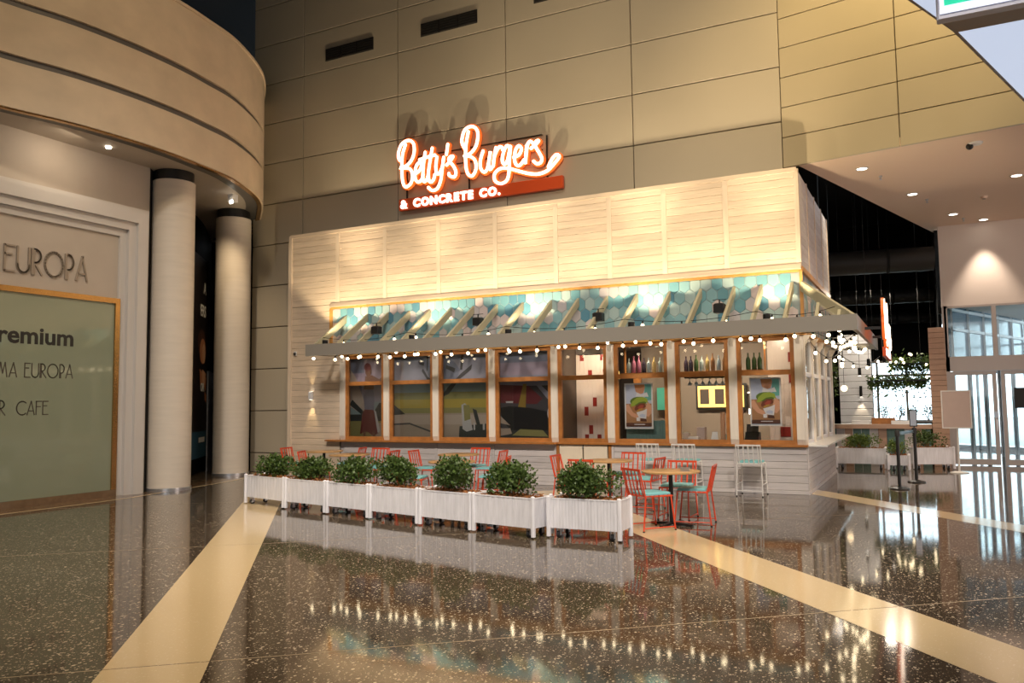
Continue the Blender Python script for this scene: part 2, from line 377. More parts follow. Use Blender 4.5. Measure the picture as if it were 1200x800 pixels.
for u in us[1:-1]:
    mb = MB(); a = U*u
    for v0, v1 in ((-9.5, -1.41), (-0.73, 3.91), (4.61, 8.54), (9.06, 20)):
        p = [a + V*v0 - U*0.006, a + V*v1 - U*0.006, a + V*v1 + U*0.006, a + V*v0 + U*0.006]
        mb.add([(q.x, q.y, 0.0009) for q in p], [(3,2,1,0)] if False else [(0,1,2,3)])
    world('brass_joint', mb, M['brass'], floor)

# ---- hall shell (mostly out of view)
cl = struct('ceiling', MB().box(-24,14,-14,32,13.0,13.3), M['void'])
struct('wall_rear', MB().box(-24,14,-14.3,-14,0,13), M['hall'])
struct('wall_right', MB().box(14,14.3,-14,23.4,0,13), M['hall'])
struct('wall_left', MB().box(-24.3,-24,-14,32,0,13), M['void'])

# ---- panelled wall above and beside the shop
wb = struct('wall_back', MB().box(-15.75,-14.06,15.86,16.0,0,13).box(-14.06,-2.20,15.86,16.0,5.94,13), M['joint'])
xs = [-15.75, -14.03, -11.08, -8.13, -5.18, -2.23]
for i in range(5):
    for k in range(-1, 12):
        z0, z1 = max(0, 0.5+1.08*k), min(13, 0.5+1.08*(k+1))
        if i >= 1 and z1 < 5.95: continue
        if i >= 1: z0 = max(z0, 5.94)
        put('panel', flat_unit(M['panel']), wb, (xs[i]+0.010, 15.80, z0+0.011), (xs[i+1]-xs[i]-0.020, 0.06, z1-z0-0.022))
# air grilles high on the panels
for gx0, gx1, gz, lab in ((-13.3,-11.8,10.62,'dark louvred air grille high on beige wall nearest the black void'), (-10.4,-8.85,10.62,'dark louvred air grille high on wall above the neon sign'), (-7.4,-5.9,10.72,'dark louvred air grille at top edge above sign swash')):
    g = thing('air_grille', lab, 'vent', ((gx0+gx1)/2, 15.78, gz-0.16), 0, 'high wall grilles')
    world('grille_frame', MB().box(gx0,gx1,15.785,15.80,gz-0.16,gz+0.16), M['black'], g)
    for j in range(3):
        a = gx0 + (gx1-gx0)*j/3
        sl = MB()
        for q in range(5): sl.box(a+0.02, a+(gx1-gx0)/3-0.02, 15.765, 15.785, gz-0.15+0.06*q, gz-0.115+0.06*q)
        world('louvre_bank', sl, M['duct'], g)

# ---- angled panelled wall to the right, above the lowered ceiling
ang = math.radians(10); ca, sa = math.cos(ang), -math.sin(ang)
def AW(s, z, off=0.0): return (-2.235 + ca*s + sa*off, 15.80 + sa*s - ca*off, z)
wa = struct('wall_angled', MB().slab([AW(0,6.12,-0.06),AW(14.5,6.12,-0.06),AW(14.5,13,-0.06),AW(0,13,-0.06)], (-sa*0.2, ca*0.2, 0)), M['joint'])
ss = [0.0, 2.05, 5.0, 7.95, 10.9, 13.85]
for i in range(5):
    for k in range(12):
        p = AW(ss[i]+0.008, 6.08+0.583*k+0.008)
        put('panel', flat_unit(M['panel_r']), wa, p, (ss[i+1]-ss[i]-0.016, 0.06, 0.567), (0,0,-ang))

# ---- lowered ceiling over the entrance and the wall above the doors
sf = struct('ceiling_lowered', MB().prism([(-1.98,15.78),(14,12.96),(14,25),(0.46,25),(0.46,24.6)], 6.10, 6.25), M['pinkish'])
wd = struct('wall_entrance', MB().box(0.44,14,23.4,23.7,4.02,6.10), M['white_wall'])
struct('trim_1', MB().box(0.36,0.46,15.9+8,24.2,3.9,6.1), M['void'])
# ---- black open ceiling and rear wall behind the shop
struct('ceiling_void', MB().box(-24,0.44,20.4,31,7.6,7.8), M['void'])
bk = struct('wall_void', MB().box(-24,0.44,30.0,30.3,2.95,7.7).box(-24,-2.3,30.0,30.3,0,2.95).box(-24,0.44,30.0,30.3,0,0.95).box(0.36,0.44,24.2,30,0,7.7), M['void'])
struct('wall_kitchen', MB().box(-15.7,-2.1,20.25,20.4,5.9,7.7), M['void'])

# ================================================================== CINEMA BLOCK (left)
curve = [(-13.9,3.0),(-13.5,5.6),(-13.17,7.66),(-12.92,8.7),(-12.82,9.8),(-12.84,10.79),(-12.95,11.6),(-13.19,12.7),(-13.94,14.2),(-15.0,15.35),(-16.4,16.5),(-18.5,17.5)]
cp = spline([(x,y,0) for x,y in curve], 6)
def drum_part(z0, z1, off, th=0.35, src=cp):
    P = [Vector((p.x,p.y)) for p in src]; outp = []; inp = []
    for i, p in enumerate(P):
        d = (P[min(i+1,len(P)-1)] - P[max(i-1,0)]).normalized(); n = Vector((d.y,-d.x))
        outp.append(p + n*off); inp.append(p + n*(off-th))
    n = len(P); mb = MB()
    vs = [(p.x,p.y,z0) for p in outp] + [(p.x,p.y,z1) for p in outp] + [(p.x,p.y,z0) for p in inp] + [(p.x,p.y,z1) for p in inp]
    fs = []
    for i in range(n-1): fs += [(i,i+1,n+i+1,n+i),(2*n+i+1,2*n+i,3*n+i,3*n+i+1),(n+i,n+i+1,3*n+i+1,3*n+i),(2*n+i,2*n+i+1,i+1,i)]
    fs += [(0,n,3*n,2*n),(n-1,3*n-1,4*n-1,2*n-1)]
    return mb.add(vs, fs)
dr = struct('wall_drum', drum_part(6.64, 9.66, -0.04), M['groove'], smooth=True)
for z0, z1 in ((6.62,7.40),(7.52,8.33),(8.45,9.66)):
    world('drum_band', drum_part(z0, z1, 0.02, 0.08), M['drum'], dr, True)
world('drum_capping', drum_part(9.66, 9.72, 0.05, 0.5), M['drum'], dr, True)
world('shadow_lip', drum_part(6.60, 6.64, -0.02, 0.10), M['bronze'], dr, True)
so = MB(); P2 = [(p.x,p.y) for p in cp]
so.prism(P2 + [(-20,17.5),(-20,3)], 6.66, 6.75)
world('drum_soffit', so, M['cine_wall'], dr)

wc = struct('wall_cinema', MB().box(-14.6,-14.16,3.0,11.32,0.0,6.66), M['cine_wall'])
# stepped moulding around the sign panel and the glass
steps = [(0.00,0.14,0.05),(0.14,0.30,0.13),(0.30,0.52,0.20),(0.52,0.62,0.10)]
for a, b, pr in steps:
    mb = MB(); z1 = 5.10 + b; zi = 5.10 + a
    mb.box(-14.16, -14.16+pr, 10.62+a, 10.62+b, 0.0, z1)
    mb.box(-14.16, -14.16+pr, 3.0, 10.62+b, zi, z1) if False else mb.box(-14.16, -14.16+pr, 3.0, 10.62+a, zi, z1)
    world('moulding_step', mb, M['mould'], wc)
world('plinth', MB().box(-14.16,-14.04,3.0,10.60,0.0,0.13), M['brown_stone'], wc)
# curved return behind the columns
ret = spline([(-14.16,11.32,0),(-14.75,12.15,0),(-15.6,13.35,0),(-16.6,14.65,0),(-17.55,15.85,0),(-19.0,17.4,0)], 5)
wr = struct('wall_return', drum_part(0.0, 6.66, 0.0, 0.2, ret), M['void'], smooth=True)
# glazed doors of the cinema: green glass in bronze trim
gl = thing('cinema_glass_front', 'olive green glass front in bronze frame with black lettering', 'glass front', (-14.1, 8.5, 0.13))
for y0, y1 in ((3.2,5.6),(5.61,8.0),(8.01,10.40),(10.41,10.53)):
    pass
for y0, y1 in ((3.2,5.62),(5.63,8.05),(8.06,10.52)):
    world('glass_panel', MB().box(-14.12,-14.10,y0,y1,0.13,3.74), M['green_glass'], gl)
world('bronze_head', MB().box(-14.13,-14.06,3.2,10.62,3.74,3.84), M['bronze'], gl)
world('bronze_jamb', MB().box(-14.13,-14.06,10.52,10.62,0.0,3.74), M['bronze'], gl)

# art deco strokes, unit height; each letter is a list of polylines
def arc(cx, cz, rx, rz, a0, a1, n=12): return ell(cx, cz, rx, rz, n, a0, a1)
DECO = {
 'E': (0.5, [[(0,0),(0,1)],[(0,1),(0.46,1)],[(0,0),(0.46,0)],[(0,0.66),(0.34,0.66)]]),
 'U': (0.62, [[(0,1),(0,0.3)] + arc(0.29,0.3,0.29,0.3,180,360) + [(0.58,1)]]),
 'R': (0.52, [[(0,0),(0,1)],[(0.09,0),(0.09,1)],[(0.09,1)] + arc(0.12,0.73,0.30,0.27,90,-90) + [(0.5,0)]]),
 'O': (1.0, [arc(0.48,0.5,0.47,0.5,0,360,24) + [(0.95,0.5)]]),
 'P': (0.46, [[(0,0),(0,1)],[(0.08,1)] + arc(0.12,0.68,0.28,0.32,90,-90) + [(0.09,0.36)],[(0.09,0.0),(0.09,0.36)]]),
 'A': (0.66, [[(0,0),(0.34,1)],[(0.34,1),(0.62,0)],[(0.12,0.28),(0.5,0.28)]]),
 'M': (0.8, [[(0,0),(0.2,1)],[(0.2,1),(0.38,0.25)],[(0.38,0.25),(0.56,1)],[(0.56,1),(0.74,0)]]),
 'C': (0.78, [arc(0.48,0.5,0.47,0.5,50,310,16)]),
 'F': (0.46, [[(0,0),(0,1)],[(0,1),(0.44,1)],[(0,0.6),(0.36,0.6)]]),
 ' ': (0.4, [])}
def deco(word, y, z, h, w, depth, x, gap=0.13, sx=1.0):
    """letters on the cinema wall, reading along +y, facing +x"""
    mb = MB()
    for ch in word:
        adv, strokes = DECO[ch]
        for st in strokes:
            pts = [Vector((x + depth/2, y + a*h*sx, z + b*h)) for a, b in st]
            for p, q in zip(pts[:-1], pts[1:]):
                if (q-p).length > 1e-4:
                    e = (q-p).normalized()*w*0.45
                    mb.bar(p-e, q+e, w, depth, (1,0,0))
        y += (adv + gap) * h * sx
    return mb, y
mb, e = deco('EUROPA', 8.39, 4.11, 0.45, 0.030, 0.035, -14.16, 0.12, 0.80); ls = world('sign_letters', mb, M['letter_stone'], wc); ls['label'] = 'raised stone letters reading EUROPA'
def deco_end(word, y_end, z, h, w, gap, sx):
    _, e1 = deco(word, 0, z, h, w, 0.004, -14.10, gap, sx)
    return deco(word, y_end - e1 + gap*h*sx, z, h, w, 0.004, -14.10, gap, sx)[0]
world('glass_lettering', deco_end('MA EUROPA', 9.69, 2.26, 0.245, 0.018, 0.11, 0.86), M['letter_grey'], gl)
world('glass_lettering', deco_end('AR', 8.47, 1.60, 0.25, 0.018, 0.12, 0.9), M['letter_grey'], gl)
mb, e = deco('CAFE', 8.66, 1.60, 0.235, 0.018, 0.004, -14.10, 0.11, 0.9); world('glass_lettering', mb, M['letter_grey'], gl)
me = text_mesh('premium', 0.42, 0.002, 0.011); me.materials.clear(); me.materials.append(M['letter_black'])
o = put('glass_lettering', me, gl, (-14.097, 8.05, 2.86), None, (PI/2, 0, PI/2)); me_w = max(v.co.x for v in me.vertices); o.scale = (1.63/me_w, 1, 1)

# tall film poster on the return wall (mostly hidden by the columns)
pa, pb = Vector((-15.62,13.62,0)), Vector((-16.96,15.40,0)); pd = (pb-pa); pw = pd.length; prot = math.atan2(pd.y, pd.x)
PM = [mat('poster_black', (0.018,0.014,0.013), 0.4), mat('poster_skin', (0.60,0.25,0.12), 0.5), mat('poster_skin_light', (0.75,0.42,0.25), 0.5), M['white_print'], mat('poster_blue', (0.03,0.09,0.14), 0.5), mat('poster_hair', (0.07,0.03,0.02), 0.5)]
u = lambda x: x
polys = [(4,[(0,0),(1,0),(1,0.13),(0,0.13)]),
 (5,ell(0.66,0.57,0.22,0.07)),(1,ell(0.72,0.53,0.17,0.065)),(2,ell(0.78,0.52,0.09,0.05)),
 (1,[(0.55,0.44),(0.95,0.40),(0.9,0.33),(0.75,0.37),(0.6,0.36)]),(2,[(0.7,0.44),(0.92,0.42),(0.84,0.36),(0.72,0.38)]),
 (1,[(0.86,0.33),(0.97,0.31),(0.94,0.27),(0.85,0.29)]),
 (3,[(0.55,0.10),(0.88,0.10),(0.88,0.075),(0.55,0.075)])]
pme = printed(polys, pw, 5.1, PM)
off = Vector((math.sin(prot), -math.cos(prot), 0))
nrm = Vector((-pd.y, pd.x, 0)).normalized(); nrm = nrm if nrm.x > 0 else -nrm
po = thing('film_poster', 'tall dark film poster with orange lit figure behind the near column', 'poster', tuple(pa + nrm*0.04))
if nrm.dot(Vector((math.sin(prot), -math.cos(prot), 0))) > 0: pr_rot = prot; pstart = pa
else: pr_rot = prot + PI; pstart = pb
pp = put('poster_sheet', pme, po, tuple(pstart + nrm*0.04 + Vector((0,0,0.42))), None, (0,0,pr_rot))
if pr_rot != prot: pass
for body, uu, zz, sz in (('A', 0.72, 4.62, 0.42), ('ERS', 0.56, 4.02, 0.42), ('OR', 0.62, 2.10, 0.30)):
    tm = text_mesh(body, sz, 0.002, 0.006); tm.materials.clear(); tm.materials.append(M['white_print'])
    uu2 = uu
    st = pstart + (pd.normalized() if pstart == pa else -pd.normalized())*(uu2*pw if pstart == pa else (1-uu2)*pw)
    put('poster_text', tm, po, tuple(st + nrm*0.046 + Vector((0,0,zz))), None, (PI/2,0,pr_rot))
# steel panel past the poster
st0, st1 = Vector((-17.0,15.45,0)), Vector((-18.4,17.0,0))
sp = MB().slab([st0 + nrm*0.03, st1 + nrm*0.03, st1 + nrm*0.03 + Vector((0,0,2.65)), st0 + nrm*0.03 + Vector((0,0,2.65))], nrm*0.03)
tag(put('steel_panel', sp.mesh('steel_panel', M['steel'])), 'brushed steel wall panel between poster and far column', 'panel')
# columns
for (cx, cy, lab) in ((-14.06,11.84,'round cream column nearest the cinema glass'), (-15.54,14.94,'round cream column beside the panelled wall')):
    c = thing('column', lab, 'column', (cx,cy,0), 0, 'round columns under the drum'); c['kind'] = 'thing'
    world('shaft', MB().lathe([(0.43,0.06),(0.43,6.44)], (cx,cy,0), 40), M['concrete'], c, True)
    world('shadow_gap', MB().lathe([(0.40,6.44),(0.40,6.66)], (cx,cy,0), 40), M['black'], c, True)
    world('base_ring', MB().lathe([(0.445,0.0),(0.445,0.065)], (cx,cy,0), 40), M['steel'], c, True)
# stone border and cream line on the floor along the cinema
bc = spline([(-13.55,3,0),(-13.48,6,0),(-13.44,8.05,0),(-13.48,10.26,0),(-13.72,11.4,0),(-13.98,12.6,0),(-14.35,14.0,0),(-15.0,15.2,0),(-15.6,15.75,0)], 5)
def ribbon(path, o0, o1, z):
    P = [Vector((p.x,p.y)) for p in path]; vs = []; n = len(P)
    for i, p in enumerate(P):
        d = (P[min(i+1,n-1)]-P[max(i-1,0)]).normalized(); q = Vector((d.y,-d.x)); a = p+q*o0; b = p+q*o1
        vs += [(a.x,a.y,z),(b.x,b.y,z)]
    return MB().add(vs, [(2*i,2*i+1,2*i+3,2*i+2) for i in range(n-1)])
world('stone_border', ribbon(bc, -0.62, -0.06, 0.0016), M['brown_stone'], floor)
world('cream_line', ribbon(bc, -0.06, 0.03, 0.0020), M['cream'], floor)
# square spotlight and pinhole light in the drum soffit
sp = thing('soffit_spotlight', 'small square white spotlight on drum soffit above far column', 'spotlight', (-14.3,13.71,6.66))
world('housing', MB().box(-14.38,-14.22,13.63,13.79,6.48,6.66), M['white'], sp)
world('lens', MB().box(-14.29,-14.21,13.60,13.63,6.42,6.50), M['lens'], sp)
tag(put('soffit_pinlight', MB().lathe([(0.05,-0.03),(0.055,0.0)], (-13.65,9.97,6.655), 12).mesh('pin', M['lens'])), 'tiny lit recessed light in drum soffit left of near column', 'light')
lamp('soffit_spot_light', 'SPOT', (-14.25,13.62,6.40), 130, WARM, (-16.2,14.3,2.6), 0.05, 95, 0.8)
lamp('cinema_cove', 'AREA', (-13.3,9.2,6.5), 7, (1.0,0.80,0.58), (-14.2,9.0,5.2), 0.5)

# ================================================================== SHOP
KX0, KX1, KY, KZ = -14.05, -1.95, 15.37, 5.93
MUL = [-12.37,-11.10,-9.76,-8.33,-6.86,-5.63,-4.38,-3.21,-2.03]
BAT = [-14.05,-12.54,-11.15,-9.67,-8.22,-6.78,-5.59,-4.45,-3.25,-1.95]
kiosk = thing('burger_shop', 'whitewashed timber burger shop with teal tile band and timber windows', 'shop', (-8.0,15.37,0))
core = MB().box(KX0,KX1,KY+0.03,15.80,4.10,KZ).box(KX0,-12.45,KY+0.03,15.80,0,4.10).box(KX1-0.3,KX1-0.03,KY+0.03,20.2,4.10,KZ-0.02).box(KX0,KX1-0.03,15.80,20.2,5.7,KZ-0.04)
core.box(-12.45,KX1-0.03,KY+0.03,15.8,2.95,4.10).box(KX1-0.3,KX1-0.03,KY+0.03,20.2,2.95,4.1)
core.box(-12.45,-6.86,KY+0.05,KY+0.16,0,0.84).box(-5.63,KX1-0.03,KY+0.05,KY+0.16,0,0.84).box(KX1-0.16,KX1-0.03,KY+0.05,20.2,0,0.84)
world('core_wall', core, M['base_board'], kiosk)
up = world('fascia_panel', MB().box(KX0,KX1,KY+0.02,KY+0.03,4.12,KZ-0.02), M['joint'], kiosk)
for i in range(9):
    for k in range(12):
        z0 = 4.13 + 0.148*k
        piece('board', M['board'], up, BAT[i]+(0.03 if i == 0 else 0.045), BAT[i+1]-(0.03 if i == 8 else 0.045), KY+0.002+random.uniform(-0.003,0.003), KY+0.022, z0+0.002, z0+0.1465)
for i, x in enumerate(BAT):
    piece('batten', M['board_v'], kiosk, x-0.05 if i else x, x+0.05 if i < 9 else x+0.0, KY-0.012, KY+0.02, 4.13, 5.87)
piece('top_rail', M['board'], kiosk, KX0, KX1, KY-0.014, KY+0.05, 5.865, 5.955)
world('lower_lip', MB().slab([(-12.72,KY-0.10,4.052),(-12.72,KY+0.02,4.052),(-12.72,KY+0.02,4.16),(-12.72,KY-0.03,4.16),(-12.72,KY-0.09,4.075)], (KX1+0.03+12.72,0,0)), M['board'], kiosk)
piece('lit_trim', M['trim_timber'], kiosk, -12.72, KX1+0.03, KY-0.05, KY+0.02, 4.005, 4.052)
piece('side_trim', M['trim_timber'], kiosk, -12.74, -12.68, KY-0.06, KY+0.02, 3.0, 4.03)
piece('side_trim', M['trim_timber'], kiosk, KX1-0.01, KX1+0.045, KY-0.045, KY+0.02, 3.0, 4.03)
# left cladding down to the floor
lw = world('left_cladding', MB().box(KX0,-12.45,KY+0.02,KY+0.03,0.02,4.12), M['joint'], kiosk)
for k in range(28):
    z0 = 0.02 + 0.1465*k
    piece('board', M['board'], lw, KX0+0.05, -12.47, KY+0.002+random.uniform(-0.003,0.003), KY+0.022, z0+0.002, z0+0.145)
piece('corner_post', M['board_v'], kiosk, KX0-0.02, KX0+0.08, KY-0.03, KY+0.05, 0, 5.93)
# right flank of the upper box
rw = world('flank_panel', MB().box(KX1-0.01,KX1,KY+0.05,20.2,4.12,KZ), M['joint'], kiosk)
for i in range(4):
    for k in range(12):
        z0 = 4.13 + 0.148*k; y0 = KY + 0.05 + 1.2*i
        put('board', unit(M['base_board']), rw, (KX1+0.018, y0+0.03, z0+0.002), (1.14, 0.02, 0.1445), (0,0,PI/2))
for i in range(5): piece('flank_batten', M['board_v'], kiosk, KX1-0.01, KX1+0.028, KY+0.0+1.2*i, KY+0.10+1.2*i, 4.13, 5.93)
piece('flank_lip', M['trim_timber'], kiosk, KX1-0.01, KX1+0.05, KY, 20.2, 4.02, 4.12)
# counter front
for i in range(8):
    if i == 4: continue
    cf = world('counter_front', MB().box(MUL[i]+0.03,MUL[i+1]-0.03 if i < 7 else KX1,KY+0.03,KY+0.05,0.0,0.84), M['joint'], kiosk)
    for k in range(6):
        z0 = 0.07 + 0.128*k
        piece('board', M['base_board'], cf, MUL[i]+0.035, (MUL[i+1]-0.035 if i < 7 else KX1), KY+0.008+random.uniform(-0.003,0.003), KY+0.03, z0+0.003, z0+0.126)
    piece('kick_board', M['base_board'], kiosk, MUL[i]+0.03, (MUL[i+1]-0.03 if i < 7 else KX1+0.015), KY-0.012, KY+0.03, 0.0, 0.068)
for x in MUL[1:]: 
    if x > -2.1: continue
    piece('counter_batten', M['base_board'], kiosk, x-0.035, x+0.035, KY-0.004, KY+0.03, 0.0, 0.84)
# two-leaf cream door in the counter
dr2 = world('counter_door', MB().box(-6.82,-5.68,KY+0.03,KY+0.06,0.02,0.85), M['joint'], kiosk)
piece('door_leaf', M['door_leaf'], dr2, -6.77, -6.265, KY-0.004, KY+0.03, 0.03, 0.83)
piece('door_leaf', M['door_leaf'], dr2, -6.235, -5.73, KY-0.004, KY+0.03, 0.03, 0.83)
world('door_knob', MB().ball((-6.25,KY-0.02,0.79),0.018), M['steel'], dr2, True)
for x in (-6.84,-5.70): piece('door_jamb', M['timber'], kiosk, x, x+0.06, KY-0.01, KY+0.04, 0.0, 0.85)
# ledge
piece('window_ledge', M['timber'], kiosk, -12.80, -6.80, KY-0.17, KY+0.10, 0.845, 0.885)
piece('window_ledge', M['timber'], kiosk, -6.80, KX1+0.02, KY-0.06, KY+0.10, 0.845, 0.885)
# posts, window frames and panes
for x in MUL:
    piece('white_post', M['post'], kiosk, x-0.075, x+0.075, KY-0.03, KY+0.12, 0.885, 2.86)
    world('post_bracket', MB().slab([(x-0.03,KY-0.03,2.70),(x-0.03,KY-0.12,2.86),(x-0.03,KY-0.03,2.86)], (0.06,0,0)), M['post'], kiosk)
piece('header_beam', M['trim_timber'], kiosk, -12.50, KX1+0.02, KY-0.05, KY+0.12, 2.86, 2.965)
TR = 2.20
for i in range(8):
    a, b = MUL[i]+0.075, MUL[i+1]-0.075
    fr = MB().box(a,a+0.075,KY+0.0,KY+0.08,0.885,2.86).box(b-0.075,b,KY+0.0,KY+0.08,0.885,2.86).box(a+0.075,b-0.075,KY+0.0,KY+0.08,0.885,0.965).box(a+0.075,b-0.075,KY+0.0,KY+0.08,2.785,2.86)
    wf = world('window_frame', fr, M['timber'], kiosk)
    world('transom', MB().box(a+0.075,b-0.075,KY-0.01,KY+0.08,TR-0.045,TR+0.045), M['timber'], wf)
    world('pane', MB().box(a+0.075,b-0.075,KY+0.045,KY+0.051,0.965,TR-0.045), M['pane'], wf)
    world('pane', MB().box(a+0.075,b-0.075,KY+0.045,KY+0.051,TR+0.045,2.785), M['pane'], wf)
# right flank: white sash windows, posts, ledge, boards
for j in range(5):
    y = KY + 0.08 + 1.17*j
    piece('flank_post', M['post'], kiosk, KX1-0.12, KX1+0.02, y-0.06, y+0.06, 0.885, 2.86)
    world('flank_bracket', MB().slab([(KX1+0.02,y-0.03,2.66),(KX1+0.13,y-0.03,2.86),(KX1+0.02,y-0.03,2.86)], (0,0.06,0)), M['post'], kiosk)
for j in range(4):
    y0, y1 = KY+0.14+1.17*j, KY+0.08+1.17*(j+1)-0.06
    sfm = world('sash_frame', MB().box(KX1-0.07,KX1-0.01,y0,y0+0.05,0.885,2.86).box(KX1-0.07,KX1-0.01,y1-0.05,y1,0.885,2.86).box(KX1-0.07,KX1-0.01,y0+0.05,y1-0.05,0.885,0.95).box(KX1-0.07,KX1-0.01,y0+0.05,y1-0.05,2.12,2.20).box(KX1-0.07,KX1-0.01,y0+0.05,y1-0.05,2.79,2.86), M['white'], kiosk)
    world('pane', MB().box(KX1-0.045,KX1-0.04,y0+0.05,y1-0.05,0.95,2.12).box(KX1-0.045,KX1-0.04,y0+0.05,y1-0.05,2.20,2.79), M['pane'], sfm)
piece('flank_header', M['trim_timber'], kiosk, KX1-0.12, KX1+0.04, KY+0.12, 20.2, 2.86, 2.95)
piece('flank_ledge', M['bar_top'], kiosk, KX1-0.06, KX1+0.34, KY+0.10, 20.25, 0.85, 0.885)
fb = world('flank_base', MB().box(KX1-0.03,KX1,KY+0.03,20.2,0.0,0.84), M['joint'], kiosk)
for i in range(4):
    for k in range(6):
        put('board', unit(M['base_board']), fb, (KX1+0.018, KY+0.045+1.2*i, 0.07+0.128*k), (1.19, 0.02, 0.124), (0,0,PI/2))
put('kick_board', unit(M['base_board']), kiosk, (KX1+0.03, KY+0.0, 0.0), (4.8, 0.03, 0.068), (0,0,PI/2))
# hexagonal tile band behind the rafters
tb = world('tile_band', MB().box(-12.68,KX1,KY+0.0,KY+0.03,2.965,4.005), M['grout'], kiosk)
hexes = []
for i in range(6):
    w, h = 0.100, 0.145
    ring = [(0,-h),(w,-h*0.5),(w,h*0.5),(0,h),(-w,h*0.5),(-w,-h*0.5)]
    s_ = 0.94
    mb = MB(); mb.add([(x*s_, 0.0, z*s_) for x, z in ring] + [(x, 0.012, z) for x, z in ring], [(0,1,2,3,4,5)] + [(i2, i2+6, (i2+1)%6+6, (i2+1)%6) for i2 in range(6)])
    hexes.append(mb.mesh('hex_tile', M['tile%d' % i]))
row = 0; z = 3.02; 
while z < 3.95:
    x = -12.56 + (0.1035 if row % 2 else 0)
    while x < KX1 - 0.08:
        put('tile', hexes[random.choices(range(6), (5,5,4,4,3,3))[0]], tb, (x, KY-0.012, z)); x += 0.207
    z += 0.2235; row += 1
mb = MB(); 
fl = [MB() for _ in range(6)]
for r_ in range(5):
    y = KY + 0.15 + (0.1035 if r_ % 2 else 0); z = 3.02 + 0.2235*r_
    while y < 20.1:
        q = random.randrange(6); w, h = 0.096, 0.138
        ring = [(0,-h),(w,-h*0.5),(w,h*0.5),(0,h),(-w,h*0.5),(-w,-h*0.5)]
        b0 = len(mb.v); mb.cur = q; mb.slab([(KX1+0.0, y+a, z+b) for a, b in ring], (0.012,0,0)); y += 0.207
ft = put('flank_tiles', mb.mesh('flank_tiles', [M['tile%d' % i] for i in range(6)]), kiosk); ft['kind'] = 'stuff'

# ---- interior of the shop
inn = struct('wall_shop_interior', MB().box(-12.4,KX1-0.2,19.6,19.7,0,2.95).box(-6.98,-6.90,15.55,19.6,0,2.95), M['dark_room'])
struct('ceiling_shop', MB().box(-12.4,KX1-0.2,15.55,19.6,2.955,3.0), M['white_wall'])
for _x, _e in ((-6.35,45),(-5.0,75),(-4.3,60),(-3.8,75),(-2.6,14)):
    lamp('shop_lamp', 'SPOT', (_x,15.66,2.90), _e*1.5, (1.0,0.82,0.60), (_x,17.6,1.3), 0.03, 130, 1.0)
for i in range(4):
    lamp('mural_lamp', 'SPOT', ((MUL[i]+MUL[i+1])/2, 14.55, 2.90), 38, (1.0,0.88,0.76), ((MUL[i]+MUL[i+1])/2, 15.5, 1.7), 0.03, 75, 1.0)  # added spots that brighten the murals, without fixtures
for i in (5, 7):
    lamp('poster_lamp', 'SPOT', ((MUL[i]+MUL[i+1])/2, 14.55, 2.90), 45, (1.0,0.92,0.84), ((MUL[i]+MUL[i+1])/2, 15.4, 1.6), 0.03, 55, 1.0)  # added spots that brighten the burger posters, without fixtures
# tiled partition in the fifth bay
tw = struct('wall_tiled', MB().box(-6.89,-6.12,16.62,16.72,0,2.95).box(-6.12,-5.92,16.25,16.45,0,2.95).box(-2.75,-2.16,16.40,16.5,0,2.95), M['tile_white'])
gr = MB()
for k in range(14):
    z0 = 0.2*k
    for i in range(8): gr.box(-6.885+0.095*i, -6.885+0.095*i+0.09, 16.612, 16.62, z0+0.004, z0+0.196)
    for i in range(6): gr.box(-2.745+0.097*i, -2.745+0.097*i+0.092, 16.392, 16.40, z0+0.004, z0+0.196)
    gr.box(-6.115,-5.925,16.243,16.25,z0+0.004,z0+0.196)
g_ = world('white_tiles', gr, M['tile_white'], tw); g_['kind'] = 'stuff'
for x, z in ((-6.79,2.6),(-6.60,2.2),(-6.50,1.6),(-6.70,1.4),(-6.60,1.0),(-6.70,0.8),(-6.41,0.8),(-6.31,2.6)):
    piece('red_tile', M['tile_red'], tw, x, x+0.09, 16.604, 16.612, z+0.004, z+0.196)
for z in (2.2,1.4,2.65): piece('red_tile', M['tile_red'], tw, -6.115, -5.925, 16.235, 16.243, z+0.004, z+0.196)
for x, z in ((-2.36,2.42),(-2.30,1.22),(-2.55,0.98),(-2.45,2.86),(-2.36,2.02)): piece('red_tile', M['tile_red'], tw, x, x+0.19, 16.384, 16.392, z+0.004, z+0.12 if z > 2.8 else z+0.196)
# kitchen beyond
kc = struct('wall_kitchen_rear', MB().box(-5.9,-2.8,18.2,18.3,0,2.95), mat('kitchen_taupe', (0.30, 0.24, 0.19), 0.6))
tag(put('timber_post', MB().cbox(-5.80,-5.66,17.3,17.44,0,2.3).mesh('p', M['timber'])), 'orange timber post inside shop behind fifth window', 'post')
tag(put('teal_board', MB().box(-5.45,-5.15,17.9,17.95,1.5,2.0).mesh('p', mat('bright_teal', (0.10,0.55,0.42), 0.4))), 'bright teal board glimpsed through the fifth window', 'board')
wt = tag(put('worktop', MB().box(-6.80,-2.2,15.55,16.15,0.88,0.92).box(-6.75,-2.25,15.60,16.10,0.0,0.88).mesh('worktop', M['tabletop'])), 'wooden worktop running along inside of the shop windows', 'counter')
tag(put('teal_cladding', MB().box(-5.40,-4.50,15.60,15.66,0.92,1.32).mesh('c', M['teal_wood'])), 'teal boarded screen under the burger poster', 'screen')
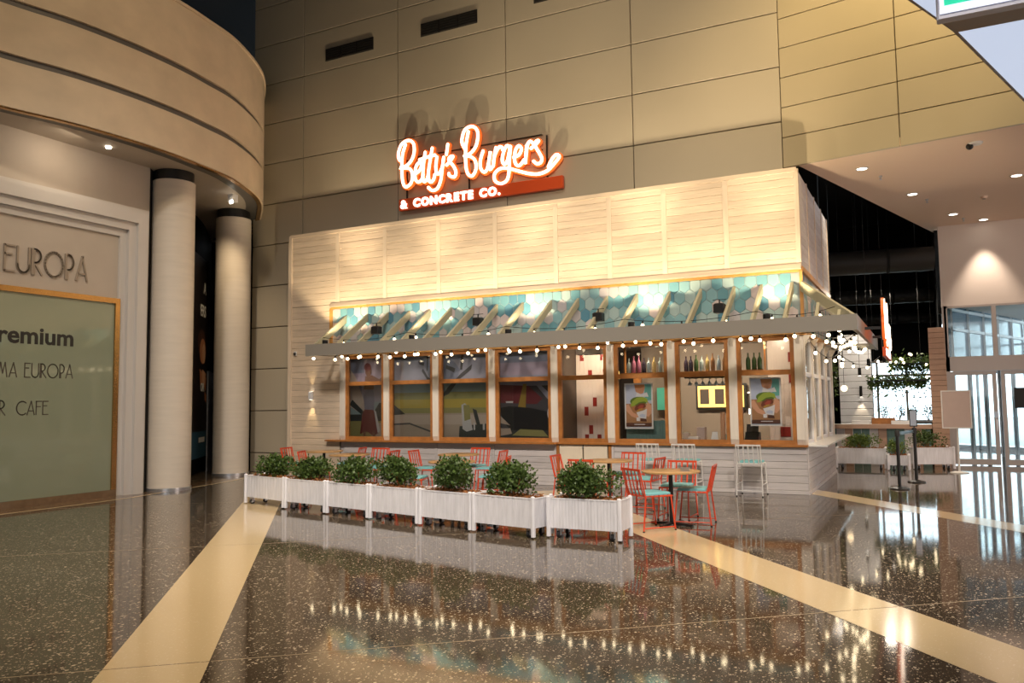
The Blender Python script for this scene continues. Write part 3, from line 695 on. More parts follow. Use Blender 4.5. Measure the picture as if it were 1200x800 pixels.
# bottle shelf
sh = thing('bottle_shelf', 'timber shelf of bottles across sixth to eighth windows', 'shelf', (-4.0,15.7,2.24))
world('shelf_board', MB().box(-5.50,-2.70,15.60,15.86,2.235,2.27), M['timber'], sh)
for x in (-5.50,-4.40,-2.72): world('shelf_bracket', MB().box(x,x+0.03,15.84,15.88,2.27,2.95), M['timber'], sh)
protos = []
def bottle_mesh(k, h, r, m):
    return MB().lathe([(r*0.92,0),(r,0.02),(r,h*0.58),(r*0.75,h*0.68),(r*0.32,h*0.78),(r*0.30,h*0.95),(r*0.36,h*0.955),(r*0.36,h)], (0,0,0), 12).mesh('bottle', m, True)
kinds = ['clear glass', 'dark green glass', 'brown glass', 'black glass', 'amber glass', 'ruby glass', 'smoky grey glass']
bm_ = [bottle_mesh(k, 0.30+0.02*(k % 3), 0.040+0.004*(k % 2), BOT[k]) for k in range(7)]
ordn = ['first','second','third','fourth','fifth','sixth','seventh','eighth','ninth','tenth']
for bay, x0, n in (('sixth',-5.36,9),('seventh',-4.19,9),('eighth',-2.99,3)):
    for j in range(n):
        k = random.randrange(7) if bay != 'eighth' else 1
        o = put('bottle', bm_[k], None, (x0+0.107*j, 15.72+random.uniform(-0.03,0.03), 2.27))
        tag(o, '%s bottle, %s from left on shelf in %s window' % (kinds[k], ordn[j], bay), 'bottle', 'bottles on the window shelf')
# glass rack below the shelf in bay seven
gk = thing('glass_rack', 'dark overhead rack of upturned glasses in seventh window', 'rack', (-3.85,15.9,2.05))
world('rack_bar', MB().box(-4.25,-3.45,15.8,16.1,2.14,2.17), M['black'], gk)
for j in range(6): world('stem_glass', MB().lathe([(0.03,0.0),(0.035,-0.005),(0.006,-0.015),(0.006,-0.06),(0.03,-0.09),(0.035,-0.14)], (-4.18+0.13*j,15.95,2.14), 10, False), BOT[6], gk, True)
# lit menu, cups and till
mn = thing('menu_board', 'glowing yellow menu board inside behind seventh window', 'menu board', (-4.0,18.1,1.6))
world('menu_face', MB().box(-4.55,-3.55,18.02,18.06,1.55,2.02), M['menu'], mn)
world('menu_frame', MB().box(-4.60,-3.50,18.06,18.10,1.50,2.07), M['black'], mn)
for j in range(3): world('menu_line', MB().box(-4.50+0.33*j,-4.30+0.33*j,18.012,18.02,1.62,1.95), M['dark_room'], mn)
for j, x in enumerate((-3.52,-3.40,-3.30)):
    mb = MB()
    for q in range(16): mb.lathe([(0.042,0.0),(0.046,0.035),(0.049,0.035),(0.049,0.042)], (x,15.80+0.04*(j % 2),0.92+0.034*q), 12)
    tag(put('cup_stack', mb.mesh('cup_stack', M['cup'], True)), ['tall stack of peach paper cups, left of three in seventh window','tall stack of peach paper cups, middle of three in seventh window','tall stack of peach paper cups beside seventh window frame'][j], 'cups', 'paper cup stacks')
for x, lab, m in ((-3.72,'small white card stand before the cup stacks',M['white_print']),):
    tag(put('card_stand', MB().slab([(x,15.62,0.92),(x+0.14,15.62,0.92),(x+0.12,15.68,1.10),(x+0.02,15.68,1.10)], (0,0.01,0)).mesh('card', m)), lab, 'card')
tag(put('teal_tub', MB().lathe([(0.07,0),(0.085,0.13),(0.075,0.13),(0.065,0.02)], (-3.36,15.66,0.92), 14, False).mesh('tub', M['teal_card'], True)), 'teal tub at foot of the paper cup stacks', 'tub')
for j, (x, w, h, m, lab) in enumerate(((-4.10,0.22,0.08,M['paper'],'flat white takeaway box on worktop in seventh window'),(-3.98,0.16,0.26,M['pink_board'],'upright kraft box on worktop in seventh window'),(-4.24,0.10,0.16,M['tile_white'],'small cream canister at left edge of seventh window'))):
    tag(put('takeaway_box', MB().cbox(x-w/2,x+w/2,15.75+0.15*(j==1),15.92+0.15*(j==1),0.92,0.92+h).mesh('box', m)), lab, 'box')
tl = thing('till', 'black till on worktop in eighth window', 'till', (-2.98,15.8,0.92))
world('till_body', MB().slab([(-3.10,15.70,0.92),(-3.10,15.95,0.92),(-3.10,15.95,1.08),(-3.10,15.80,1.10),(-3.10,15.70,0.98)], (0.26,0,0)), M['black'], tl)
world('till_screen', MB().slab([(-3.08,15.78,1.10),(-2.86,15.78,1.10),(-2.86,15.86,1.24),(-3.08,15.86,1.24)], (0,0.015,0.0)), M['duct'], tl)
nl = thing('neon_letter', 'small white and orange glow of reflected neon left of right poster', 'neon sign', (-3.02,16.3,1.55))  # neon reflection built as a glowing tube and tray
world('neon_tube', MB().tube(spline([(-3.08,16.3,1.98),(-3.07,16.3,1.75),(-3.05,16.3,1.62),(-2.98,16.3,1.64),(-2.95,16.3,1.72)],5),0.014,6).tube([(-3.13,16.3,1.84),(-2.98,16.3,1.88)],0.012,6), M['neon'], nl)
world('neon_tray', MB().box(-3.12,-2.95,16.29,16.32,1.42,1.53), M['sign_text'], nl)
ac = thing('air_curtain', 'white slim air curtain at top of fifth window', 'air curtain', (-6.2,15.60,2.74))
world('casing', MB().cbox(-6.45,-5.90,15.55,15.75,2.68,2.79,0.01), M['white'], ac); world('outlet', MB().box(-6.42,-5.93,15.57,15.70,2.672,2.68), M['duct'], ac)
for j, (x, zc, yy) in enumerate(((-5.92,2.33,16.0),(-5.78,2.30,16.05))):
    p = thing('pendant_lamp', ['warm glass pendant lamp on left at top of fifth window','warm glass pendant lamp on right at top of fifth window'][j], 'lamp', (x,yy,zc), 0, 'pendants in the fifth window')
    world('cord', MB().tube([(x,yy,zc+0.07),(x,yy,2.95)],0.006,6), M['black'], p); world('shade', MB().lathe([(0.03,0.09),(0.09,0.03),(0.10,-0.13)],(x,yy,zc),14,False), M['menu'], p, True); world('bulb', MB().ball((x,yy,zc-0.03),0.04), M['bulb'], p, True)

# ---- printed beach murals behind the first four windows
C_ = lambda n, c: mat('ink_' + n, c, 0.5)
INK = [C_('mauve',(0.30,0.24,0.30)), C_('slate',(0.17,0.18,0.24)), C_('dusk',(0.25,0.24,0.29)), C_('sky_teal',(0.22,0.29,0.30)), C_('sun_yellow',(0.40,0.31,0.06)), C_('olive',(0.26,0.24,0.09)), C_('sand',(0.36,0.29,0.23)), C_('sand_pale',(0.44,0.36,0.30)), C_('headland',(0.030,0.035,0.035)), C_('skin',(0.17,0.08,0.05)), C_('maroon',(0.13,0.02,0.025)), C_('shirt',(0.16,0.16,0.22)), C_('foam',(0.45,0.44,0.44)), C_('black',(0.012,0.011,0.012)), C_('charcoal',(0.06,0.055,0.06)), C_('pink_grey',(0.32,0.25,0.25)), C_('brass',(0.26,0.17,0.03))]
I = {m.name[4:]: i for i, m in enumerate(INK)}
def rect(u0, v0, u1, v1): return [(u0,v0),(u1,v0),(u1,v1),(u0,v1)]
sky = lambda top, mid: [(I[top],rect(0,0.62,1,1)),(I[mid],rect(0,0.62,1,0.74)),(I['pink_grey'],rect(0.0,0.66,1,0.70))]
beach = [(I['slate'],rect(0,0.8,1,1)),(I['dusk'],rect(0,0.62,1,0.92)),(I['sky_teal'],rect(0,0.50,1,0.66)),(I['olive'],rect(0,0.42,1,0.55)),(I['sun_yellow'],rect(0,0.36,1,0.47)),(I['olive'],rect(0,0.31,1,0.37)),(I['sand'],rect(0,0,1,0.31)),(I['sand_pale'],rect(0,0.18,1,0.29))]
m1 = [(I['mauve'],rect(0,0.5,1,1)),(I['slate'],rect(0,0.8,0.4,1)),(I['dusk'],rect(0,0.4,1,0.66)),(I['sky_teal'],rect(0,0.3,1,0.45)),(I['headland'],rect(0,0.22,1,0.30)),(I['olive'],rect(0,0,1,0.22)),(I['sand'],rect(0.6,0,1,0.2)),
 (I['headland'],[(0.55,0.28),(1,0.28),(1,0.42),(0.8,0.44),(0.7,0.36)]),(I['sand_pale'],[(0.02,0.40),(0.05,0.85),(0.20,0.74),(0.45,0.40),(0.40,0.30),(0.22,0.34)]),(I['headland'],[(0.02,0.42),(0.42,0.27),(0.45,0.31),(0.1,0.48)]),
 (I['maroon'],[(0.36,0.08),(0.30,0.06),(0.36,0.30),(0.42,0.36),(0.66,0.36),(0.74,0.28),(0.78,0.08),(0.66,0.04),(0.5,0.09)]),(I['foam'],[(0.66,0.36),(0.72,0.33),(0.82,0.10),(0.76,0.08)]),(I['shirt'],[(0.42,0.36),(0.40,0.52),(0.48,0.60),(0.64,0.60),(0.68,0.50),(0.66,0.35)]),
 (I['skin'],[(0.40,0.60),(0.44,0.76),(0.62,0.77),(0.80,0.72),(0.90,0.76),(0.84,0.88),(0.90,0.90),(0.97,0.74),(0.86,0.68),(0.66,0.68),(0.66,0.60)]),(I['skin'],ell(0.52,0.83,0.085,0.075)),(I['maroon'],ell(0.50,0.87,0.09,0.05)),
 (I['skin'],[(0.40,0.10),(0.46,0.10),(0.44,0.0),(0.38,0.0)]),(I['skin'],[(0.62,0.10),(0.68,0.10),(0.72,0.0),(0.64,0.0)])]
m2 = beach + [(I['headland'],[(0,0.29),(0.30,0.30),(0.16,0.36),(0.06,0.40),(0,0.43)]),(I['charcoal'],[(0.0,0.17),(0.4,0.18),(0.98,0.07),(0.98,0.09),(0.4,0.20),(0.0,0.19)]),
 (I['slate'],[(0.72,0.94),(0.98,1),(1,0.74),(0.86,0.72),(0.76,0.84)]),(I['charcoal'],[(0.68,0.80),(0.80,0.70),(0.96,0.65),(0.96,0.68),(0.82,0.73),(0.71,0.83)]),(I['charcoal'],[(0.6,0.92),(0.74,0.9),(0.73,0.86),(0.62,0.88)]),(I['charcoal'],[(0.80,0.98),(0.84,0.98),(0.82,0.80),(0.79,0.80)])]
m3 = beach + [(I['slate'],[(0,0.98),(0.20,0.94),(0.38,0.80),(0.28,0.66),(0,0.66)]),(I['charcoal'],[(0,0.50),(0.12,0.60),(0.40,0.76),(0.62,0.86),(0.60,0.80),(0.36,0.69),(0.15,0.53),(0.04,0.50)]),(I['charcoal'],[(0.40,1),(0.46,1),(0.42,0.80),(0.38,0.80)]),(I['charcoal'],[(0.10,0.86),(0.28,0.82),(0.26,0.77),(0.09,0.82)]),
 (I['headland'],[(0.34,0.0),(1,0.0),(1,0.17),(0.88,0.19),(0.36,0.16)]),(I['foam'],[(0.42,0.13),(0.40,0.40),(0.47,0.42),(0.55,0.38),(0.60,0.18),(0.62,0.12),(0.50,0.10)]),(I['olive'],[(0.46,0.22),(0.44,0.40),(0.56,0.40),(0.58,0.24)]),(I['headland'],[(0.62,0.36),(0.70,0.34),(0.78,0.16),(0.74,0.10),(0.66,0.26)]),(I['foam'],rect(0.64,0.12,0.67,0.20)),(I['foam'],rect(0.82,0.12,0.86,0.19))]
m4 = [(I['mauve'],rect(0,0.64,1,1)),(I['slate'],rect(0,0.86,1,1)),(I['dusk'],rect(0,0.55,1,0.72)),(I['charcoal'],rect(0,0,1,0.6)),(I['maroon'],[(0,0.42),(0,0.62),(0.55,0.60),(0.8,0.46),(0.7,0.40)]),(I['brass'],[(0.36,0.36),(0.50,0.36),(0.52,0.62),(0.46,0.62)]),
 (I['dusk'],[(0.55,0.62),(0.72,0.64),(0.98,0.48),(1,0.40),(0.88,0.46),(0.7,0.60)]),(I['black'],[(0.02,0.36),(0.20,0.38),(0.60,0.36),(1,0.30),(1,0.08),(0.30,0.08),(0.10,0.20)]),(I['foam'],[(0.14,0.435),(0.28,0.435),(0.27,0.415),(0.15,0.415)]),(I['foam'],ell(0.94,0.30,0.06,0.07)),
 (I['sand'],[(0,0.20),(0.22,0.17),(0.10,0.24),(0,0.30)]),(I['headland'],rect(0,0,1,0.12)),(I['olive'],[(0.25,0.06),(0.9,0.05),(0.8,0.12),(0.4,0.13)]),(I['sand'],[(0.0,0.05),(0.25,0.08),(0.22,0.14),(0,0.14)])]
for i, (pl, lab) in enumerate(((m1,'printed beach mural of a standing figure with one hand raised'),(m2,'printed beach mural of yellow sunset over empty sand'),(m3,'printed beach mural of figures on a dark rock at sunset'),(m4,'printed mural of a dark scooter, next to the tiled window'))):
    a, b = MUL[i]+0.075, MUL[i+1]-0.075
    o = put('window_mural', printed(pl, b-a, 1.95, INK), None, (a, KY+0.13, 0.89)); tag(o, lab, 'mural', 'murals behind the windows')
# ---- burger posters
BP = [M['paper'], C_('poster_grey',(0.62,0.64,0.76)), C_('poster_table',(0.50,0.25,0.11)), C_('bun',(0.58,0.24,0.08)), C_('lettuce',(0.40,0.48,0.06)), C_('patty',(0.24,0.06,0.03)), C_('hand',(0.82,0.42,0.25)), C_('wrap',(0.86,0.80,0.78)), C_('poster_teal',(0.18,0.48,0.40)), C_('face',(0.72,0.34,0.18)), C_('cheese',(0.60,0.33,0.06)), C_('dark_band',(0.13,0.05,0.03)), C_('lettuce_dark',(0.14,0.22,0.03)), C_('tomato',(0.50,0.09,0.05))]
bpoly = [(1,rect(0.05,0.03,0.95,0.97)),(2,rect(0.05,0.06,0.95,0.55)),(8,rect(0.72,0.62,0.95,0.97)),(9,[(0.36,0.97),(0.40,0.82),(0.52,0.75),(0.68,0.78),(0.74,0.92),(0.70,0.97)]),(3,[(0.36,0.97),(0.38,0.90),(0.54,0.88),(0.70,0.92),(0.72,0.97)]),(7,[(0.44,0.80),(0.40,0.70),(0.86,0.70),(0.80,0.80),(0.62,0.75)]),
 (6,[(0.05,0.52),(0.14,0.54),(0.30,0.36),(0.48,0.30),(0.46,0.22),(0.24,0.27),(0.05,0.40)]),(6,[(0.95,0.50),(0.82,0.60),(0.74,0.46),(0.70,0.30),(0.84,0.26),(0.95,0.34)]),
 (12,ell(0.50,0.60,0.30,0.10)),(4,[(0.22,0.50),(0.28,0.60),(0.44,0.68),(0.64,0.70),(0.80,0.66),(0.84,0.56),(0.70,0.60),(0.52,0.58),(0.38,0.52),(0.28,0.48)]),(5,[(0.34,0.42),(0.40,0.50),(0.56,0.56),(0.72,0.56),(0.76,0.48),(0.60,0.42),(0.44,0.38)]),(13,[(0.46,0.46),(0.56,0.52),(0.68,0.52),(0.66,0.46),(0.54,0.42)]),(10,[(0.36,0.44),(0.42,0.40),(0.54,0.44),(0.66,0.45),(0.6,0.41),(0.46,0.37)]),
 (3,[(0.26,0.48),(0.32,0.40),(0.36,0.38),(0.36,0.43),(0.30,0.50)]),(7,[(0.42,0.36),(0.50,0.24),(0.76,0.22),(0.80,0.44),(0.66,0.40)]),(1,[(0.52,0.30),(0.54,0.26),(0.72,0.25),(0.73,0.31),(0.62,0.33)]),(7,rect(0.42,0.17,0.54,0.25)),(11,[(0.56,0.17),(0.78,0.16),(0.76,0.22),(0.58,0.23)]),(11,rect(0.05,0.05,0.95,0.13)),(7,rect(0.34,0.09,0.72,0.105))]
for x, z, w, h, lab in ((-5.37,1.16,0.58,0.90,'burger poster in white border stuck inside sixth window'),(-2.93,1.22,0.56,0.89,'burger poster in white border stuck inside eighth window')):
    t = thing('burger_poster', lab, 'poster', (x,KY+0.066,z), 0, 'burger posters in the windows')
    put('poster_print', printed(bpoly, w, h, BP, 0.004), t, (x, KY+0.072, z))

# ---- canopy
RX = [-12.27,-11.64,-11.05,-10.45,-9.9,-9.34,-8.77,-8.18,-7.56,-6.9,-6.29,-5.66,-5.03,-4.37,-3.76,-3.13,-2.63,-2.09]
CX1, CY0 = -0.95, 14.14
cn = thing('canopy', 'sage grey slatted rafter canopy along shop front wrapping the right corner', 'canopy', (-7,14.8,2.8))
world('fascia_beam', MB().box(-12.45,CX1,CY0,CY0+0.06,2.81,3.07), M['canopy'], cn)
world('side_fascia', MB().box(CX1-0.06,CX1,CY0+0.06,20.4,2.81,3.07), M['canopy'], cn)
world('wall_plate', MB().box(-12.50,KX1,KY-0.075,KY-0.015,2.97,3.02), M['canopy'], cn)
rf = MB().slab([(0,KY-0.02,3.83),(0,KY-0.02,3.66),(0,CY0+0.06,2.90),(0,CY0+0.06,3.06)], (0.05,0,0)).mesh('rafter', M['rafter'])
for x in RX: put('rafter', rf, cn, (x-0.025,0,0))
rs = MB().slab([(KX1+0.03,0,3.83),(KX1+0.03,0,3.66),(CX1-0.06,0,2.90),(CX1-0.06,0,3.06)], (0,0.05,0)).mesh('side_rafter', M['rafter'])
for j in range(8): put('side_rafter', rs, cn, (0, 15.42+0.62*j, 0))
world('hip_rafter', MB().bar((KX1+0.02,KY-0.02,3.75),(CX1-0.05,CY0+0.05,2.98),0.06,0.17), M['rafter'], cn)
world('jack_rafter', MB().slab([(-1.60,CY0+0.42,3.34),(-1.60,CY0+0.42,3.18),(-1.60,CY0+0.06,2.92),(-1.60,CY0+0.06,3.07)], (0.05,0,0)).slab([(-1.25,CY0+0.20,3.18),(-1.25,CY0+0.20,3.04),(-1.25,CY0+0.06,2.92),(-1.25,CY0+0.06,3.07)], (0.05,0,0)), M['rafter'], cn)
world('side_soffit', MB().box(KX1+0.05,CX1-0.06,18.6,20.4,2.83,2.86), M['canopy'], cn)
UPX = [-12.12,-9.78,-7.48,-4.92,-2.50]
for j, x in enumerate(UPX):
    t = thing('uplight', '%s round black uplight from left behind canopy beam' % ordn[j], 'uplight', (x+0.12,14.30,3.02), 0, 'canopy uplights')
    world('body', MB().lathe([(0.05,-0.08),(0.065,-0.06),(0.065,0.06),(0.055,0.06),(0.05,0.02)], (x+0.12,14.28,3.10), 14), M['black'], t, True)
    world('bracket', MB().box(x+0.10,x+0.14,CY0+0.06,14.28,3.02,3.05), M['black'], t)
    lamp('uplight_beam', 'SPOT', (x+0.15,14.26,3.2), 190, (1.0,0.80,0.51), (x+0.15,15.12,5.0), 0.05, 106, 0.3)
    lamp('uplight_throw', 'SPOT', (x+0.15,14.26,3.2), 420, (1.0,0.77,0.50), (x+0.15,15.6,10.5), 0.06, 50, 1.0)
for j, (x, z) in enumerate(((-10.9,3.36),(-8.29,3.40),(-5.61,3.34),(-3.27,3.36))):
    t = thing('loudspeaker', '%s black box loudspeaker from left under canopy rafters' % ordn[j], 'loudspeaker', (x,14.7,z), 0, 'loudspeakers under the canopy')
    world('cabinet', MB().cbox(x-0.10,x+0.10,14.62,14.80,z-0.08,z+0.09,0.02), M['black'], t)
    world('yoke', MB().box(x-0.01,x+0.01,14.70,14.72,z+0.09,z+0.16).box(x-0.12,x+0.12,14.70,14.72,z+0.155,z+0.165), M['black'], t)
# ---- festoon strings
def festoon(label, pts, sag, nbulb, rad=0.032):
    t = thing('festoon_lights', label, 'string lights', tuple(pts[0]), 0, 'festoon strings under the canopy')
    path = []
    for a, b in zip(pts[:-1], pts[1:]):
        for q in range(8):
            s_ = q/8; p = Vector(a).lerp(Vector(b), s_); p.z -= sag*4*s_*(1-s_); path.append(p)
    path.append(Vector(pts[-1])); world('cord', MB().tube(path, 0.006, 5), M['black'], t)
    for i in range(nbulb):
        f_ = (i + 0.5 + random.uniform(-0.3,0.3))/nbulb*(len(path)-1); k = int(f_); p = path[k].lerp(path[min(k+1,len(path)-1)], f_-k)
        sk = put('socket', SOCK, t, tuple(p)); put('bulb', BULB, sk, tuple(p + Vector((0,0,-0.085))), (rad/0.032,)*3)
SOCK = MB().lathe([(0.008,0.0),(0.016,-0.01),(0.018,-0.055)], (0,0,0), 8).mesh('socket', M['black'])
BULB = MB().ball((0,0,0), 0.032, 8).mesh('bulb', M['bulb'], True)
xs_ = [-12.4,-10.8,-9.3,-7.8,-6.2,-4.6,-3.1,-1.2]
festoon('festoon bulbs strung along the underside of the canopy front beam', [(x,14.22,2.86) for x in xs_], 0.07, 27)
festoon('festoon bulbs strung inside canopy close to the window header', [(x,14.75,2.98) for x in (-12.3,-10.6,-8.8,-7.0,-5.2,-3.4,-1.4)], 0.12, 15)
festoon('festoon bulbs strung above front beam between the rafters', [(x,14.45,3.24) for x in (-12.2,-9.9,-7.5,-5.0,-2.6,-1.3)], 0.10, 15)
festoon('festoon bulbs bunched at the canopy corner post', [(-1.25,14.45,2.98),(-1.35,15.8,2.95),(-1.2,17.2,2.95),(-1.35,18.6,2.95),(-1.2,20.2,2.95)], 0.16, 18)
festoon('festoon bulbs crossing under the side canopy soffit', [(-1.75,14.6,2.9),(-1.15,16.4,2.92),(-1.7,17.6,2.9),(-1.1,19.4,2.9)], 0.12, 14)
festoon('festoon bulbs hanging low past the side sash windows', [(-1.85,15.6,2.75),(-1.5,17.8,2.7),(-1.7,19.8,2.7),(-1.0,22.2,2.75)], 0.22, 11)

# ---- wall light and camera on left cladding
wl = thing('wall_light', 'small white up and down light on left timber cladding', 'wall light', (-13.3,15.33,1.92))
world('body', MB().cbox(-13.35,-13.26,15.27,15.36,1.84,2.03,0.008), M['white'], wl); world('lens', MB().box(-13.335,-13.275,15.285,15.345,1.838,1.84).box(-13.335,-13.275,15.285,15.345,2.03,2.032), M['lens'], wl)
lamp('wall_light_down', 'SPOT', (-13.305,15.29,1.82), 14, (1.0,0.75,0.40), (-13.305,15.33,0.8), 0.02, 50, 0.6)
lamp('wall_light_up', 'SPOT', (-13.305,15.29,2.05), 6, (1.0,0.75,0.40), (-13.305,15.33,3.0), 0.02, 50, 0.6)
sc_ = thing('security_camera', 'tiny dark dome camera on left cladding below canopy end', 'camera', (-13.83,15.34,3.0))
world('dome', MB().ball((-13.83,15.33,2.97),0.04), M['black'], sc_, True); world('mount', MB().box(-13.87,-13.79,15.33,15.36,2.93,3.03), M['white'], sc_)

# ---- neon sign
STR = {
'B1': [(-10.72,7.829),(-10.805,7.601),(-10.823,7.32),(-10.807,6.977),(-10.724,6.811),(-10.574,6.875),(-10.524,7.051),(-10.606,7.231),(-10.88,7.289),(-10.689,7.314),(-10.539,7.447),(-10.472,7.634),(-10.504,7.837),(-10.653,7.918),(-10.838,7.848),(-10.923,7.647),(-10.906,7.502),(-10.839,7.44)],
'e': [(-10.474,7.072),(-10.342,7.137),(-10.276,7.24),(-10.309,7.342),(-10.407,7.287),(-10.451,7.125),(-10.442,6.955),(-10.36,6.874),(-10.261,6.93),(-10.228,7.037)],
't1': [(-10.167,7.559),(-10.211,7.314),(-10.235,7.01),(-10.213,6.868),(-10.132,6.898),(-10.082,7.017)],
't2': [(-9.972,7.627),(-10.032,7.343),(-10.082,7.044),(-10.051,6.845),(-9.954,6.86),(-9.905,6.992)],
'bar': [(-10.325,7.401),(-10.096,7.436),(-9.90,7.453)],
'y1': [(-9.845,7.398),(-9.878,7.182),(-9.857,7.012),(-9.777,7.015),(-9.697,7.155),(-9.663,7.357)],
'y2': [(-9.663,7.357),(-9.707,7.074),(-9.747,6.831),(-9.843,6.651),(-9.988,6.629),(-10.084,6.711)],
'ap': [(-9.55,7.65),(-9.567,7.535),(-9.59,7.415)],
's1': [(-9.586,7.166),(-9.474,7.26),(-9.411,7.346),(-9.49,7.344),(-9.522,7.267),(-9.397,7.111),(-9.336,6.966),(-9.384,6.863),(-9.509,6.908),(-9.524,6.965)],
'B2': [(-9.002,7.855),(-9.072,7.509),(-9.076,7.124),(-9.028,6.895),(-8.912,6.819),(-8.811,6.967),(-8.841,7.177),(-8.991,7.289),(-9.13,7.299),(-8.957,7.343),(-8.805,7.496),(-8.752,7.754),(-8.817,7.913),(-8.95,7.965),(-9.102,7.901),(-9.172,7.704),(-9.156,7.582),(-9.089,7.46)],
'u': [(-8.625,7.35),(-8.693,7.155),(-8.695,6.979),(-8.614,6.865),(-8.531,6.912),(-8.47,7.122),(-8.435,7.306),(-8.481,7.036),(-8.45,6.9),(-8.384,6.963)],
'r1': [(-8.298,7.373),(-8.343,7.161),(-8.368,6.961),(-8.333,7.189),(-8.233,7.362),(-8.153,7.364),(-8.122,7.287)],
'g1': [(-7.946,7.332),(-8.025,7.373),(-8.106,7.241),(-8.141,7.072),(-8.094,6.964),(-8.013,7.039),(-7.946,7.303)],
'g2': [(-7.93,7.344),(-7.965,7.046),(-7.979,6.76),(-8.035,6.595),(-8.18,6.543),(-8.324,6.62),(-8.338,6.782),(-8.207,6.879),(-8.016,6.866),(-7.764,6.772),(-7.515,6.68),(-7.27,6.631),(-7.056,6.671),(-6.903,6.789),(-6.765,6.936),(-6.839,6.989),(-6.946,6.893),(-7.024,6.75)],
'e2': [(-7.854,7.087),(-7.727,7.125),(-7.663,7.244),(-7.724,7.326),(-7.804,7.252),(-7.839,7.056),(-7.793,6.906),(-7.699,6.892),(-7.604,6.992)],
'r2': [(-7.537,7.296),(-7.556,7.07),(-7.574,6.902),(-7.545,7.154),(-7.505,7.334),(-7.442,7.381),(-7.366,7.312)],
's2': [(-7.429,7.222),(-7.305,7.302),(-7.242,7.363),(-7.304,7.359),(-7.336,7.278),(-7.246,7.108),(-7.178,6.971),(-7.204,6.876),(-7.297,6.861),(-7.372,6.929)]}
SX, SZ = -8.82, 6.24
def flat_stroke(mb, pts, w, y0, y1):
    """ribbon stroke with round ends, width w in the xz plane, from y0 (front) to y1"""
    P = [Vector((p[0], p[1])) for p in pts]; n = len(P); L = []; R = []
    for i, p in enumerate(P):
        d = (P[min(i+1,n-1)] - P[max(i-1,0)]).normalized(); q = Vector((-d.y, d.x))*w/2
        L.append(p+q); R.append(p-q)
    for i in range(n-1):
        vs = [L[i],L[i+1],R[i+1],R[i]]
        mb.slab([(v.x, y0, v.y) for v in vs], (0, y1-y0, 0))
    for e in (P[0], P[-1]):
        mb.slab([(e.x + w/2*math.cos(2*PI*k/10), y0, e.y + w/2*math.sin(2*PI*k/10)) for k in range(10)], (0, y1-y0, 0))
def build_sign(label, loc):
    t = thing('neon_sign', label, 'neon sign', loc)
    for keys in (('B1',),('e',),('t1','t2','bar'),('y1','y2'),('ap',),('s1',),('B2',),('u',),('r1',),('g1','g2'),('e2',),('r2',),('s2',)):
        can = MB(); neo = MB()
        for k in keys:
            sp_ = spline([(x-SX, z-SZ, 0) for x, z in STR[k]], 4); pts = [(p.x, p.y) for p in sp_]
            flat_stroke(can, pts, 0.122, -0.005, 0.07); flat_stroke(neo, pts, 0.060, -0.030, -0.006)
        c = local('letter', can, M['sign_glow'], t); local('neon_face', neo, M['neon'], c)
    bar = local('red_bar', MB().cbox(-10.92-SX,-6.70-SX,-0.01,0.08,0.02,0.29,0.008), M['sign_red'], t)
    wid = [(c, max(v.co.x for v in text_mesh(c, 0.26, 0.0, 0.012).vertices) - min(v.co.x for v in text_mesh(c, 0.26, 0.0, 0.012).vertices)) if c != ' ' else (c, 0.10) for c in '& CONCRETE CO.']
    gap = (2.66 - sum(w for c, w in wid)) / (len(wid) - 1); cx = -10.86 - SX
    for c, w in wid:
        if c != ' ':
            tm = text_mesh(c, 0.26, 0.012, 0.012); tm.materials.clear(); tm.materials.append(M['sign_text'])
            o = put('letter', tm, bar, (cx - min(v.co.x for v in tm.vertices), -0.024, 0.065), None, (PI/2,0,0), world=False); KIDS.setdefault(bar.name, []).append(o)
        cx += w + gap
    fr = MB()
    for x in (-10.75,-9.05,-7.1): fr.box(x-SX-0.015,x-SX+0.015,0.075,0.105,0.28,1.25)
    for z in (0.95,1.28): fr.box(-10.6-SX,-7.2-SX,0.075,0.105,z-0.012,z+0.012)
    for x in (-10.7,-7.2): fr.box(x-SX-0.02,x-SX+0.02,0.08,0.17,0.6,0.64)
    local('support_frame', fr, M['black'], t)
    return t
sign = build_sign("glowing script neon sign reading Betty's Burgers above red bar on wall", (SX, 15.62, SZ))
blade = dup(sign, (-0.62, 17.2, 2.44), PI/2, 'glowing script neon blade sign seen edge-on past canopy corner')
blade.scale = (0.62, 0.62, 0.62)
bl_arm = MB().box(-0.95,-0.60,16.0,16.05,2.95,3.0).box(-0.95,-0.60,18.4,18.45,2.95,3.0)
world('sign_arm', bl_arm, M['black'], cn)

